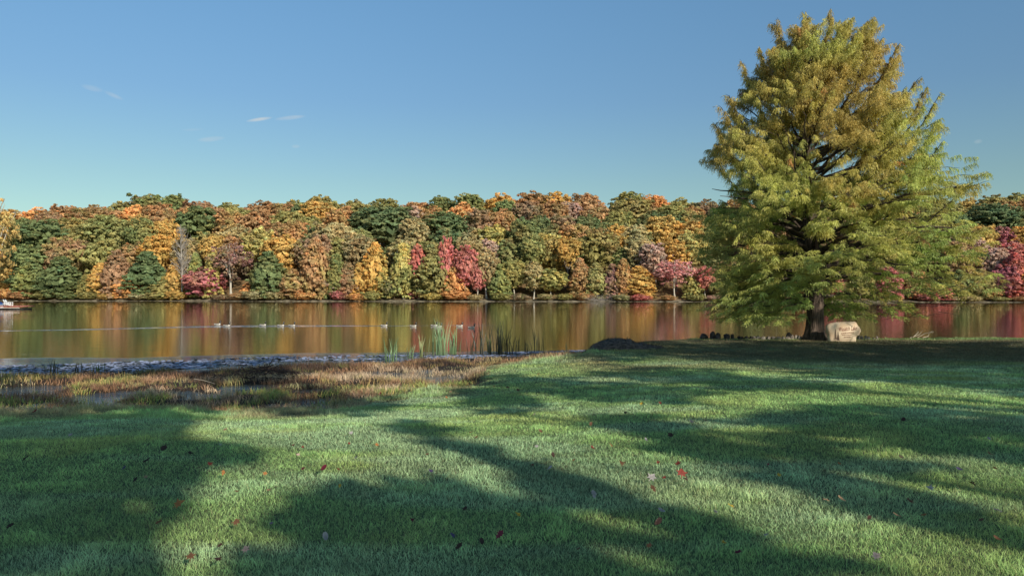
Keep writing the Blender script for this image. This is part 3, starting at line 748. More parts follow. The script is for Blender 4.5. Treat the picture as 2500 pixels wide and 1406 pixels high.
# feathery sprays: each bough carries drooping fronds of narrow blades
V_, F_, C_ = [], [], []; nv = 0
SGX, SGY = at(2060, 836, 30.9).x - CT.x, 30.9 - CT.y
def add_fronds(p, a, h):
    global nv
    if p[1] < .6 and p[2] < 2.1 and p[0] > -.9: return        # the trunk and the stone stay clear of foliage
    if p[1] < .6 and p[2] < 2.9 and -.9 < p[0] < 3.0 and rng.uniform() < .5: return
    if abs(p[0] + .3) < 1.0 and p[2] < 1.7: return
    t_ = (SGY - p[1]) / (-SUN_AZ[1])
    if t_ > 0 and abs(p[0] - SUN_AZ[0] * t_ - SGX) < 1.5 and -1.0 < p[2] - math.tan(SUN_EL) * t_ < 1.9: return
    L = np.linalg.norm(a); ax = a / L
    f = h / Ht
    hang = float(np.interp(f, [0, .30, .5, 1], [.5, .8, 1.7, 2.4]))
    side = np.cross(ax, [0, 0, 1.0]); side /= (np.linalg.norm(side) + 1e-6)
    nf = int(14 + L * 20); nb = 9
    wx, wy, wz = p
    n1 = float(fbm(wx * .5 + 9, wy * .5, wz * .5, 31)); n2 = float(fbm(wx * 1.3, wy * 1.3, wz * 1.3, 41))
    rust = min(1, max(0, (n1 - .46) * 3.0 + (f - .50) * .6 + (n2 - .5) * 1.3)) * .44
    green = min(1, max(0, (.50 - n1) * 3.0 + max(wx, 0) * .06 + (.45 - f) * .5))
    if rng.uniform() < .004: rust = .95
    base = np.array([.62, .58, .165]) * (1 - green) + np.array([.46, .57, .17]) * green
    base = (base * (1 - rust) + np.array([.60, .33, .13]) * rust) * rng.uniform(.75, 1.2)
    i = np.arange(nf); sgn = np.where(i % 2 == 0, 1, -1)[:, None]
    s = (.04 + .96 * (i + rng.uniform(0, 1, nf)) / nf)[:, None]
    q = p + ax * L * s - np.array([0, 0, .12]) * s * s * L
    d = ax * rng.uniform(.15, .8, (nf, 1)) + side * sgn * rng.uniform(.15, .9, (nf, 1)) + rng.normal(0, .2, (nf, 3))
    d[:, 2] -= hang * rng.uniform(.3, .9, nf); d /= np.linalg.norm(d, axis=1)[:, None]
    fl = rng.uniform(.14, .34, (nf, 1)) * (1.05 - .3 * s)
    tt = ((np.arange(nb) + .5) / nb)[None, :, None]
    mid = q[:, None] + d[:, None] * fl[:, None] * tt - np.array([0, 0, min(hang, 1.6) * .25]) * fl[:, None] * tt ** 2
    dd = d[:, None] - np.array([0, 0, min(hang, 1.6) * .5]) * tt; dd = dd / np.linalg.norm(dd, axis=2)[..., None]
    w = np.cross(dd, rng.normal(size=(nf, nb, 3))); w /= (np.linalg.norm(w, axis=2)[..., None] + 1e-6)
    bl = rng.uniform(.05, .10, (nf, nb, 1)) * (1.15 - .5 * tt)
    tip = mid + (dd * .85 + w * .62) * bl
    wd = (np.cross(dd, w) * .6 + dd * .5) * .017
    V = np.stack([mid - wd, tip, mid + wd], 2).reshape(-1, 3)
    V_.append(V); F_.append(np.arange(len(V)).reshape(-1, 3) + nv); nv += len(V)
    c = base * rng.uniform(.78, 1.22, (nf, 1))
    C_.append(np.repeat(c, nb * 3, axis=0))
for (p, a) in boughs: add_fronds(p, a, p[2])
cm = mesh_np('crown', np.concatenate(V_), np.concatenate(F_), np.concatenate(C_))
link('crown', cm, M_CYPRESS, tree)
print('cypress blades', nv // 3, 'boughs', len(boughs))

# ------------------------------------------------------------------ grass, marsh, reeds
def blades(P, h, w, lean, col, rng, seg=2):
    n = len(P); a = rng.uniform(0, 2 * np.pi, n); b = rng.uniform(0, 2 * np.pi, n)
    W = np.stack([np.cos(b), np.sin(b), 0 * b], 1) * (w / 2)[:, None]
    Ln = np.stack([np.cos(a), np.sin(a), 0 * a], 1) * (lean * h)[:, None]
    up = np.array([0, 0, 1.0]) * h[:, None]
    m = P + up * .55 + Ln * .32
    t = P + up * np.sqrt(np.clip(1 - lean ** 2 * .5, .2, 1))[:, None] + Ln
    V = np.stack([P - W, P + W, m + W * .8, m - W * .8, t], 1).reshape(-1, 3)
    i = np.arange(n)[:, None] * 5
    Fq = i + np.array([[0, 1, 2, 3]]); Ft = i + np.array([[3, 2, 4]])
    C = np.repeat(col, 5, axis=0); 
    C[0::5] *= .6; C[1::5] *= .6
    return V, [Fq, Ft], C

rng = np.random.default_rng(21)
# sample positions with density falling with distance
NB = 1050000
u = rng.uniform(size=NB)
y0, y1 = 3.0, 34.6
pw = .42
Y = (y0 ** pw + u * (y1 ** pw - y0 ** pw)) ** (1 / pw)
X = rng.uniform(-1, 1, NB) * (.74 * Y + 1.6)
Z = ground_z(X, Y)
mw = marsh_w(X, Y)
mpn = fbm(X * .7 + 4, Y * .9, 0, 58)
keep = (Z > -.92) & (mw < .12 + 1.9 * np.clip(mpn - .34 + .004 * (24 - Y) * 3, 0, 1) + rng.uniform(-.1, .25, NB)) & (shore_y(X) - Y > rng.uniform(.4, 1.3, NB))
X, Y, Z, mw = X[keep], Y[keep], Z[keep], mw[keep]; n = len(X)
pn = fbm(X * .8, Y * .8, 0, 51); pn2 = fbm(X * 3.1, Y * 3.1, 0, 52); big = fbm(X * .22, Y * .22, 0, 53)
sc = np.clip(Y / 5, .8, 6)
hgt = rng.uniform(.018, .046, n) * (.75 + .6 * pn) * (1 + .05 * sc) * (1 + 0.6 * (pn2 > .68))
wid = rng.uniform(.0022, .0040, n) * sc ** .85
lean = rng.uniform(.35, 1.25, n)
green = np.array([.47, .70, .25]); lime = np.array([.62, .74, .24]); frost = np.array([.62, .82, .54]); brown = np.array([.47, .34, .19]); dark = np.array([.085, .155, .06])
tl = np.clip((pn - .45) * 3, 0, 1)[:, None]
col = green * (1 - tl) + lime * tl
fr = np.clip((fbm(X * .45 + 20, Y * 1.1, 0, 55) - .46) * 5, 0, 1)[:, None] * .55
fr = fr * sstep(-14, -6, X)[:, None] * (1 - .7 * sstep(22, 28, Y)[:, None])
col = col * (1 - fr) + frost * fr
brn = np.clip((big - .40) * 5, 0, 1) * sstep(17, 22, Y + .12 * X) * sstep(0, 4, X)
brn = np.maximum(brn, .75 * sstep(20, 25, Y) * sstep(3, 7, X) * (pn > .30))
near = np.clip(marsh_w(X, Y + 2.4) * 1.3, 0, 1)
rough = near * (fbm(X * 1.1, Y * 1.1, 0, 66) > .47)
hgt = hgt * (1 + 1.7 * rough * rng.uniform(.3, 1, n)); lean = np.where(rough > .4, lean * .7, lean)
edge = np.maximum(np.clip(mw * 2.2, 0, 1) * .7, near * np.clip((fbm(X * .9, Y * .9, 0, 67) - .42) * 4, 0, .75))
brn = np.clip(np.maximum(brn, edge) + (rng.uniform(size=n) < .08) * .6, 0, 1)[:, None]
col = col * (1 - brn) + brown * brn
rim = sstep(31.6, 32.6, Y)[:, None] * sstep(2, 5, X)[:, None]
col = col * (1 - rim) + np.array([.40, .52, .19]) * rim
shade_brown = (sstep(19, 25, Y + .10 * X) * sstep(1.5, 6, X) * sstep(32.4, 30.8, Y))[:, None]
col = col * (1 - .85 * shade_brown) + np.array([.135, .125, .075]) * .85 * shade_brown  # far lawn's shade deepened in the blade colour, over its dead brown
col = col * rng.uniform(.6, 1.3, (n, 1)) * (.62 + .76 * pn2[:, None]) * (.8 + .4 * fbm(X * .35 + 7, Y * .5, 0, 93)[:, None])
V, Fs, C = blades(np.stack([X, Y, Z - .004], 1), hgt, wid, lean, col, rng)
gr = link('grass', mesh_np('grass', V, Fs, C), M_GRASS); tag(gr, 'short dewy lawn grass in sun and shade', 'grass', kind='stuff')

# boggy strip: broken brown stubble with green tufts
rng = np.random.default_rng(22)
NT = 34000
cx = rng.uniform(-26, 3.5, NT); cy = rng.uniform(12.5, 32, NT)
mw = marsh_w(cx, cy); gz = ground_z(cx, cy); s = shore_y(cx) - cy
dn = fbm(cx * .55, cy * .9, 0, 61)
keep = (mw > .35) & (gz > -.98 + .05 * rng.uniform(size=NT)) & (s > -.5) & (dn > .30 + .14 * rng.uniform(size=NT)) & (np.abs(cx) < .76 * cy + 2)
cx, cy, gz, dn = cx[keep], cy[keep], gz[keep], dn[keep]
nb = 7
PX = np.repeat(cx, nb) + rng.normal(0, .10, len(cx) * nb); PY = np.repeat(cy, nb) + rng.normal(0, .10, len(cx) * nb)
PZ = np.maximum(ground_z(PX, PY), ZW - .03) - .01
n = len(PX)
cn = fbm(PX * .45, PY * .7, 0, 62); cn2 = fbm(PX * 1.6, PY * 1.6, 0, 63)
tan = np.array([.68, .51, .34]); drk = np.array([.13, .085, .065]); grn = np.array([.34, .44, .12]); gold = np.array([.66, .50, .18]); russ = np.array([.44, .245, .14])
wt = [np.clip((cn - .54) * 7, 0, 1), np.clip((.51 - cn) * 8, 0, 1), np.clip((cn2 - .50) * 6, 0, 1)]
col = russ + 0 * PX[:, None]
col = col * (1 - wt[0][:, None]) + tan * wt[0][:, None]
col = col * (1 - wt[1][:, None]) + drk * wt[1][:, None]
gsel = wt[2][:, None] * (.35 + .65 * sstep(24, 17, PY))[:, None]
col = col * (1 - gsel) + np.where(rng.uniform(size=(n, 1)) < .35, gold, grn) * gsel
col = col * rng.uniform(.55, 1.35, (n, 1))
hgt = rng.uniform(.05, .20, n) * (.7 + .8 * np.repeat(dn, nb)); wid = rng.uniform(.008, .018, n); lean = rng.uniform(.1, 1.05, n)
V, Fs, C = blades(np.stack([PX, PY, PZ], 1), hgt, wid, lean, col, rng)
ms = link('marsh_grass', mesh_np('marsh_grass', V, Fs, C), M_MARSH); tag(ms, 'broken brown and green marsh stubble along the near shore', 'marsh grass', kind='stuff')

# lily pads and floating leaf scraps in the shallows
rng = np.random.default_rng(23)
NPD = 15000
px_ = rng.uniform(-23, 5, NPD); d_ = rng.uniform(-.6, 5.0, NPD) ** 1.0
py_ = shore_y(px_) + d_ * np.interp(px_, [-20, -2, 5], [1, .45, .3])
keep = (ground_z(px_, py_) < ZW - .01) & (fbm(px_ * .5, py_ * 1.2, 0, 71) > .36 + .2 * rng.uniform(size=NPD))
px_, py_ = px_[keep], py_[keep]; n = len(px_)
k = 7; th = np.arange(k) / k * 2 * np.pi
rr = rng.uniform(.035, .09, n)
tilt = rng.normal(0, .12, (n, 2))
Vx = px_[:, None] + rr[:, None] * np.cos(th); Vy = py_[:, None] + rr[:, None] * np.sin(th)
Vz = ZW + .012 + rr[:, None] * (tilt[:, :1] * np.cos(th) + tilt[:, 1:] * np.sin(th)) + rng.uniform(0, .012, (n, 1))
V = np.stack([Vx, Vy, Vz], -1).reshape(-1, 3); Fk = np.arange(n * k).reshape(n, k)
pc = np.where(rng.uniform(size=(n, 1)) < .2, np.array([.08, .08, .05]), np.array([.30, .33, .45])) * rng.uniform(.75, 1.25, (n, 1))  # most pads carry the reflected sky as a pale blue colour
lp = link('lily_pads', mesh_np('lily_pads', V, Fk, np.repeat(pc, k, 0)), mat_leaf('lily_pad', trans=0, gloss=.12)); tag(lp, 'lily pads in sky-reflection blue and dark leaf scraps floating in the ruffled shallows', 'lily pads', kind='stuff')

# cattail and reed clumps
def cattail(px, py, hpx, wpx, nbl, c, label, cat='reeds', seed=0):
    rng = np.random.default_rng(400 + seed)
    D = (CAMZ - ZW) * F / (py - HY)
    p = at(px, py, D)
    root = tag(empty('cattail_clump', (p.x, p.y, ZW - .02)), label, cat, 'reeds along the near shore')
    V_, Q_, T_, C_ = [], [], [], []; nv = 0
    for i in range(nbl):
        h = hpx / F * D * rng.uniform(.5, 1.0) * (1.08 if i == 0 else 1)
        x0 = rng.normal(0, wpx / F * D * .26); y0 = rng.normal(0, .18)
        a = rng.uniform(0, 6.28); ln = rng.uniform(.02, .28) * h
        w = rng.uniform(.020, .034) * (1.2 if h > 1 else 1)
        m = 6; t = np.linspace(0, 1, m)
        cpts = np.stack([x0 + ln * np.cos(a) * t ** 2, y0 + ln * np.sin(a) * t ** 2, h * t * (1 - .06 * t)], 1)
        b = rng.uniform(-.9, .9); wv = np.array([math.cos(b), math.sin(b), 0])
        ww = w * (1 - t ** 3 * .85)
        V = np.concatenate([cpts - wv * ww[:, None] / 2, cpts + wv * ww[:, None] / 2])
        Q_ += [[nv + j, nv + j + m, nv + j + m + 1, nv + j + 1] for j in range(m - 1)]
        nv += len(V); V_.append(V)
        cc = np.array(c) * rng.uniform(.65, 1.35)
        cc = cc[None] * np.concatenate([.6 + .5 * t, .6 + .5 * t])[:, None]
        C_.append(cc)
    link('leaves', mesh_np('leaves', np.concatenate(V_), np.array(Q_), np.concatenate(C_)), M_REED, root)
PG = (.24, .36, .17); TG = (.30, .33, .14); DK = (.035, .038, .018); DG = (.07, .12, .04)
for i, a in enumerate([
    (955, 882, 68, 34, 20, PG, 'pale green cattail clump standing apart leftmost in the shallows'),
    (1003, 876, 42, 20, 12, PG, 'small short pale green cattail tuft left of the tall green reed bed'),
    (1038, 870, 66, 34, 14, TG, 'thin tan-green reeds at the left side of the tall green reed bed'),
    (1076, 868, 100, 44, 36, PG, 'tallest dense green cattail bed in front of the geese'),
    (1106, 864, 74, 34, 18, PG, 'green cattails at the right end of the tall green reed bed'),
    (1150, 866, 66, 18, 7, DK, 'few thin dark reeds just right of the green reed bed'),
    (1172, 864, 100, 28, 9, DK, 'tall dark reeds with one long blade leaning right'),
    (1193, 860, 62, 24, 9, DG, 'short green reeds between two dark reed clumps'),
    (1222, 864, 92, 44, 30, DK, 'dense dark bushy reed clump right of the cattails'),
    (1258, 860, 56, 26, 8, DK, 'sparse dark reeds right of the dense dark clump'),
    (1312, 858, 68, 26, 9, DK, 'dark reed stems standing left of the soil mound'),
    (1290, 860, 40, 26, 8, DK, 'low dark reed tuft between the dense dark clump and the mound'),
    (28, 944, 46, 80, 22, DK, 'dark ragged reeds in pale water at the left picture edge'),
    (128, 914, 46, 26, 9, DK, 'two tall dark reeds among the lily pads on the left'),
    (186, 922, 48, 24, 9, DK, 'dark reed tuft on the left shore right of the two tall reeds'),
    (235, 916, 36, 40, 10, DG, 'low green-black reeds on the left shore nearest the brush pile'),
    (1385, 868, 60, 10, 4, TG, 'single thin reed stem just left of the soil mound')]):
    cattail(*a, seed=i)

# brush pile on the marsh
rng = np.random.default_rng(77); mb = MB()
for i in range(150):
    a = rng.uniform(0, 6.28); r = rng.uniform(0, 1) ** .6
    p = np.array([r * 1.5 * math.cos(a), r * .8 * math.sin(a), .38 * (1 - r) * rng.uniform(.2, 1)])
    d = rng.normal(size=3) * [1, .7, .28]; d /= np.linalg.norm(d); L = rng.uniform(.25, .8)
    mb.tube(np.array([p - d * L * .5, p + rng.normal(0, .04, 3), p + d * L * .5]), [.013, .011, .004], 4)
bp_ = at(640, 925, 21.6)
bo = mb.build('brush_pile', M_DARKTWIG, loc=(bp_.x, bp_.y, float(ground_z(bp_.x, bp_.y)) + .02)); tag(bo, 'low dark pile of tangled brown twigs lying on the marsh', 'brush pile')
# lone stick
mb = MB(); p = at(498, 948, 19.8); mb.tube(np.array([[-.30, .1, .10], [0, 0, .07], [.32, -.1, .0]]), [.010, .009, .007], 6)
so = mb.build('fallen_stick', M_DRIFT, loc=(p.x, p.y, float(ground_z(p.x, p.y)) + .10)); tag(so, 'pale bare stick lying across the marsh grass below the brush pile', 'stick')

# ------------------------------------------------------------------ soil mound
def mound():
    rng = np.random.default_rng(9)
    n = 56; t = np.linspace(-1, 1, n); A, B = np.meshgrid(t, t)
    # height profile taken from the outline in the picture
    D = 27.8; mp = D / F
    prof_x = np.array([-135, -105, -75, -45, -18, 5, 28, 52, 88, 130, 160]) * mp
    prof_z = np.array([.0, .07, .17, .29, .385, .405, .38, .27, .14, .05, 0])
    X = A * 2.5; Yy = B * 1.4
    gz0 = float(ground_z(at(1508, 865, D).x, D)); prof_z = prof_z * ((at(1508, 822, D).z - gz0) / .405)
    Z = np.interp(X, prof_x, prof_z) * np.sqrt(np.clip(1 - np.abs(B) ** 2.0, 0, 1)) + (fbm(X * 4, Yy * 4, 0, 91, 5) - .5) * .16 - .05
    Z = np.where(np.maximum(np.abs(A), np.abs(B)) > .985, -.35, Z)
    V = np.stack([X, Yy, Z - .03], -1).reshape(-1, 3)
    i = np.arange(n - 1)[None] + np.arange(n - 1)[:, None] * n
    Fq = np.stack([i, i + 1, i + n + 1, i + n], -1).reshape(-1, 4)
    c = at(1505, 865, D)
    base = float(ground_z(c.x, D))
    V[:, 2] += ground_z(c.x + V[:, 0], D + V[:, 1]) - base
    root = tag(empty('soil_mound', (c.x, D, base)), 'dark rounded mound of soil at the lawn edge right of the reeds', 'mound')
    link('soil', mesh_np('soil', V, Fq, None, True), M_SOIL, root)
    # dead stems poking out
    m = rng.integers(0, len(V), 900); P = V[m]
    P = P[Z.ravel()[m] > 0]
    k = len(P)
    col = np.where(rng.uniform(size=(k, 1)) < .6, np.array([.05, .05, .025]), np.array([.10, .075, .045])) * rng.uniform(.6, 1.3, (k, 1))
    Vb, Fb, Cb = blades(P, rng.uniform(.05, .14, k), rng.uniform(.008, .015, k), rng.uniform(.3, 1.2, k), col, rng)
    tag(link('dead_stems', mesh_np('dead_stems', Vb, Fb, Cb), M_MARSH, root), kind='stuff')
mound()

# ------------------------------------------------------------------ rocks
def rock_mesh(seed, sx, sy, sz):
    import bmesh
    bm = bmesh.new(); bmesh.ops.create_icosphere(bm, subdivisions=3, radius=1)
    V = np.array([v.co[:] for v in bm.verts])
    d = .72 + .55 * fbm(V[:, 0] * 1.3 + seed * 7, V[:, 1] * 1.3, V[:, 2] * 1.3, seed) + .16 * (fbm(V[:, 0] * 4 + seed, V[:, 1] * 4, V[:, 2] * 4, seed + 3) - .5)
    V = V * d[:, None]
    # flat cuts
    rng = np.random.default_rng(seed)
    for _ in range(5):
        nrm = rng.normal(size=3); nrm /= np.linalg.norm(nrm); o = rng.uniform(.55, .8)
        ex = np.clip(V @ nrm - o, 0, None); V = V - ex[:, None] * nrm * .85
    V = V * [sx, sy, sz]
    for v, c in zip(bm.verts, V): v.co = c
    me = bpy.data.meshes.new('rock'); bm.to_mesh(me); bm.free(); return me
def rock(px, py, wpx, hpx, D, mat, label, seed, grp):
    p = at(px, py, D); gz = float(ground_z(p.x, D))
    s = wpx / F * D / 2; hz = hpx / F * D / 2
    o = link('rock', rock_mesh(seed, s, s * .8, hz), mat, None, (p.x, D, gz + hz * .55)); o.rotation_euler = (0, 0, seed * 1.7)
    tag(o, label, 'rock', grp)
    return o
gk = 'dark rocks left of the conifer'
rock(1718, 830, 26, 18, 32.7, M_DARKROCK, 'wide dark rock lying leftmost in the rocks left of the conifer', 1, gk)
rock(1739, 826, 16, 28, 32.6, M_DARKROCK, 'tallest upright dark rock in the left rock group', 2, gk)
rock(1753, 828, 15, 22, 32.5, M_DARKROCK, 'round dark rock just right of the tallest dark rock', 3, gk)
rock(1774, 828, 20, 20, 32.6, M_DARKROCK, 'round dark rock alone in a gap right of the first dark rock cluster', 4, gk)
rock(1788, 829, 11, 18, 32.5, M_DARKROCK, 'narrow dark rock rightmost of the dark rocks', 5, gk)
rng = np.random.default_rng(3)
x = 1804.0; i = 0
while x < 1958:
    w = rng.uniform(9, 15)
    rock(x, 832, w, rng.uniform(9, 15), 32.5 + rng.uniform(-.15, .2), M_ROCK if x > 1835 else M_DARKROCK, f'{ordw(i + 1)} small stone from the left in the shore row left of the trunk', 20 + i, 'stones in the row left of the trunk')
    x += w * .86; i += 1
rock(1928, 816, 20, 20, 33.0, M_DARKROCK, 'larger dark rock against the left foot of the conifer trunk', 6, gk)
for i, (px, w, hpx) in enumerate([(2096, 9, 14), (2104, 10, 12), (2113, 10, 13), (2121, 8, 9), (2133, 7, 7), (2141, 8, 11)]):
    rock(px, 830, w, hpx, 32.6, M_ROCK, f'{ordw(i + 1)} pale stone counting right from the engraved stone', 60 + i, 'stones right of the engraved stone')

# ------------------------------------------------------------------ engraved stone sign
SD = 30.9
sp0 = at(2060, 836, SD); sgz = float(ground_z(sp0.x, SD))
def spx(zx, zy):  # zoom coordinates -> local x,z (metres)
    return ((2000 + zx / 15.625) - 2060) / F * SD, (835.0 - (760 + zy / 15.625)) / F * SD
OUT = [(315, 575), (400, 490), (470, 462), (540, 440), (700, 424), (850, 410), (980, 402), (1100, 385), (1240, 390), (1370, 395), (1412, 440), (1450, 490), (1500, 545), (1540, 600), (1595, 690), (1592, 750), (1580, 800), (1540, 890), (1500, 922), (1450, 950), (1420, 1000), (1412, 1080), (1400, 1185), (1250, 1200), (900, 1205), (640, 1205), (450, 1200), (400, 1150), (385, 1050), (370, 900), (340, 800), (320, 680)]
P2 = np.array([spx(*p) for p in OUT]); n = len(P2); cen = np.array([P2[:, 0].mean(), P2[:, 1].mean()])
rng = np.random.default_rng(15)
def ring(sc, y, jit=.012, ins=0.0):
    q = cen + (P2 - cen) * sc
    d = (P2 - cen); d /= np.linalg.norm(d, axis=1)[:, None]
    q = q - d * ins + rng.normal(0, jit, q.shape)
    yy = np.full(n, y) + rng.normal(0, jit, n)
    return np.stack([q[:, 0], yy, q[:, 1]], 1)
inset = np.full((n, 1), .035); 
for i, p in enumerate(OUT):
    if p[0] < 420 and p[1] > 560: inset[i] = .11
    if 400 <= p[0] <= 1100 and p[1] < 500: inset[i] = .055
R = [ring(.80, .42), ring(.95, .34), ring(1.0, .2), ring(1.0, .08), ring(1.0, .0, .006, inset)]
R[-1][:, 1] = 0
V = np.concatenate(R + [np.array([[cen[0], .42, cen[1]], [cen[0], 0, cen[1]]])])
Fq = [[i * n + j, i * n + (j + 1) % n, (i + 1) * n + (j + 1) % n, (i + 1) * n + j] for i in range(4) for j in range(n)]
Ft = [[5 * n, (j + 1) % n, j] for j in range(n)] + [[5 * n + 1, 4 * n + j, 4 * n + (j + 1) % n] for j in range(n)]
sign = tag(empty('stone_sign', (sp0.x, SD, sgz - .02), math.radians(-4)), 'pale tan engraved boulder sign with two pine trees and red lettering, beside the conifer', 'stone sign')
link('stone', mesh_np('stone', V, [np.array(Fq), np.array(Ft)]), M_STONE, sign)
def text(body, zx0, zx1, zy, size, shear, mat, name, rot=0):
    cu = bpy.data.curves.new(name, 'FONT'); cu.body = body; cu.size = 1; cu.shear = shear; cu.extrude = .004; cu.offset = .0
    o = bpy.data.objects.new(name, cu); COL.objects.link(o)
    bpy.context.view_layer.update()
    me = bpy.data.meshes.new_from_object(o.evaluated_get(bpy.context.evaluated_depsgraph_get()))
    bpy.data.objects.remove(o)
    co = np.array([v.co[:] for v in me.vertices])
    x0, z0 = spx(zx0, zy); x1, _ = spx(zx1, zy)
    w = co[:, 0].max() - co[:, 0].min(); h = co[:, 1].max() - co[:, 1].min()
    sx = (x1 - x0) / w; sz = size / 15.625 / F * SD / h
    X = x0 + (co[:, 0] - co[:, 0].min()) * sx; Z = z0 + (co[:, 1] - co[:, 1].min()) * sz + (X - x0) * math.tan(rot)
    Yy = -.004 - co[:, 2] * .8
    for v, a, b, c in zip(me.vertices, X, Yy, Z): v.co = (a, b, c)
    me.name = name
    link(name, me, mat, sign)
text('Wasatch Lake', 755, 1425, 765, 165, .28, M_ENGRAVE, 'lettering', math.radians(5))
# the three small lines below are too small to read: short engraved strokes at their size
mb = MB()
def strokes(x0, x1, y0, y1, words, hh):
    X = x0; tot = sum(words)
    for wd in words:
        w = (x1 - x0 - 14 * (len(words) - 1)) * wd / tot
        nn = max(2, int(w / 24))
        for k in range(nn):
            zx = X + w * (k + .5) / nn; zy = y0 + (y1 - y0) * (zx - x0) / (x1 - x0)
            cxx, czz = spx(zx, zy); s = SD / F / 15.625
            mb.box((cxx, -.005, czz), (14 * s, .006, (hh if k % 3 == 0 else hh * .6) * s))
        a, b = spx(X, y0 + (y1 - y0) * (X - x0) / (x1 - x0)); c, d = spx(X + w, y0 + (y1 - y0) * (X + w - x0) / (x1 - x0))
        X += w + 14
strokes(830, 1310, 840, 795, (9, 9, 2), 40)
strokes(865, 1240, 905, 880, (7, 9), 36)
strokes(940, 1190, 985, 960, (3, 4), 36)
mb.build('small_lettering', M_ENGRAVE, sign)
def pine(zx, ytop, ybot, wd):
    mb = MB(); s = SD / F / 15.625; k = 8
    x0, z1 = spx(zx, ytop); _, z0 = spx(zx, ybot)
    mb.box((x0, -.005, (z0 + z1) / 2), (8 * s, .006, z1 - z0))
    for i in range(k):
        f = (i + .6) / k; z = z1 + (z0 - z1) * f * .92; L = wd * s * (.12 + .88 * f)
        for sg in (-1, 1):
            a = np.array([[x0, -.007, z + .028], [x0 + sg * L * .5, -.007, z - .012], [x0 + sg * L, -.007, z - .035 + .006 * sg], [x0 + sg * L * .45, -.007, z - .036], [x0, -.007, z - .008]])
            mb.add(a, [[0, 1, 2, 3, 4] if sg < 0 else [4, 3, 2, 1, 0]])
    return mb
pine(625, 650, 1080, 95).build('pine_emblem', M_ENGRAVE_DK, sign)
pine(725, 770, 1110, 78).build('pine_emblem', M_ENGRAVE_DK, sign)

# driftwood
mb = MB(); rng = np.random.default_rng(8)
for (a, b, c) in [((-.55, 0, .02), (-.15, 0, .16), (.02, 0, .36)), ((-.2, .05, .03), (.15, .05, .22), (.5, .02, .27)), ((-.45, -.05, .05), (-.2, -.05, .28), (-.22, 0, .34)), ((0, 0, .03), (.25, 0, .10), (.32, .05, .24)), ((.3, .04, .25), (.42, 0, .30), (.5, 0, .29))]:
    mb.tube(np.array([a, b, c]), [.022, .017, .007], 5)
p = at(2252, 829, 32.9)
o = mb.build('driftwood', M_DRIFT, loc=(p.x, p.y, float(ground_z(p.x, p.y)) + .02)); tag(o, 'pale forked driftwood branch at the water edge right of the conifer', 'driftwood')

# ------------------------------------------------------------------ dock, chairs, covered boat
DD = 116.0
dock_r = at(66, 755, DD)
dk = tag(empty('floating_dock', (dock_r.x, DD, ZW)), 'red-decked floating dock on black floats at the left picture edge', 'dock')
Ld = 16.0
mb = MB()
for i in range(40): mb.box((-Ld / 2 + .1, -1.55 + i * .085 - .1, .50), (Ld - .2, .075, .05))
mb.build('deck', M_REDWOOD, dk)
mb = MB(); mb.box((-Ld / 2, -1.72, .44), (Ld, .08, .14)); mb.box((-.02, .1, .44), (.08, 3.5, .14)); mb.build('fascia', M_REDWOOD, dk)
mb = MB(); mb.box((-Ld / 2, -1.68, .22), (Ld - .1, .08, .10)); 
for x in np.arange(-Ld + .4, 0, .9): mb.box((x, -1.69, .31), (.09, .07, .2))
mb.build('frame', M_FRAME, dk)
for x in (-.95, -4.3, -7.6, -10.9):
    mb = MB(); mb.box((x, -.1, .06), (1.7, 3.0, .26)); mb.build('float', M_FLOAT, dk)

def chair(loc, rz, label):
    root = tag(empty('adirondack_chair', loc, rz), label, 'chair', 'white chairs on the dock')
    mb = MB()
    for i in range(5): mb.box((.28 - i * .13, 0, .36 - i * .035), (.11, .52, .025), Matrix.Rotation(.26, 3, 'Y'))
    mb.build('seat', M_WHITE, root)
    mb = MB(); rot = Matrix.Rotation(-.42, 3, 'Y')
    for i in range(5):
        L = .82 - abs(i - 2) * .07
        c = np.array([-.30, (i - 2) * .105, .25]) + np.array(rot) @ np.array([0, 0, L / 2]); mb.box(c, (.025, .09, L), rot)
    mb.build('backrest', M_WHITE, root)
    for s in (-1, 1):
        mb = MB(); mb.box((-.02, s * .34, .56), (.72, .12, .028)); mb.build('armrest', M_WHITE, root)
        mb = MB(); mb.box((.27, s * .31, .275), (.10, .03, .55)); mb.build('leg', M_WHITE, root)
        mb = MB(); mb.box((-.12, s * .29, .20), (.95, .03, .13), Matrix.Rotation(.30, 3, 'Y')); mb.box((-.35, s * .33, .28), (.07, .03, .55)); mb.build('leg', M_WHITE, root)
def dockx(px): return (px - CX) / F * DD
chair((dockx(31), DD - .7, ZW + .526), .15, 'white slatted chair nearer the free end of the red dock')
chair((dockx(17), DD + .2, ZW + .526), .25, 'white slatted chair second from the free end, in front of the blue boat')
bt = tag(empty('covered_boat', ((-27 - CX) / F * (DD + 2.9), DD + 2.9, ZW)), 'boat under a dark blue cover moored behind the white chairs', 'boat')
n = 11; t = np.linspace(-1, 1, n); V = []; Fq = []
for i, a in enumerate(t):
    w = .95 * (1 - max(0, a) ** 2.4 * .93); hgt = .55 + .18 * max(0, a)
    V += [[a * 2.3, -w * .55, -.1], [a * 2.3, -w, hgt], [a * 2.3, w, hgt], [a * 2.3, w * .55, -.1]]
for i in range(n - 1):
    for j in range(3): Fq.append([i * 4 + j, (i + 1) * 4 + j, (i + 1) * 4 + j + 1, i * 4 + j + 1])
V = np.array(V); V[:, 0] = V[:, 0] + .0
hm = mesh_np('hull', np.concatenate([V, V[[0, 1, 2, 3]]]), [np.array(Fq), np.array([[n * 4, n * 4 + 1, n * 4 + 2, n * 4 + 3]])]); link('hull', hm, M_HULL, bt)
V = []; Fq = []
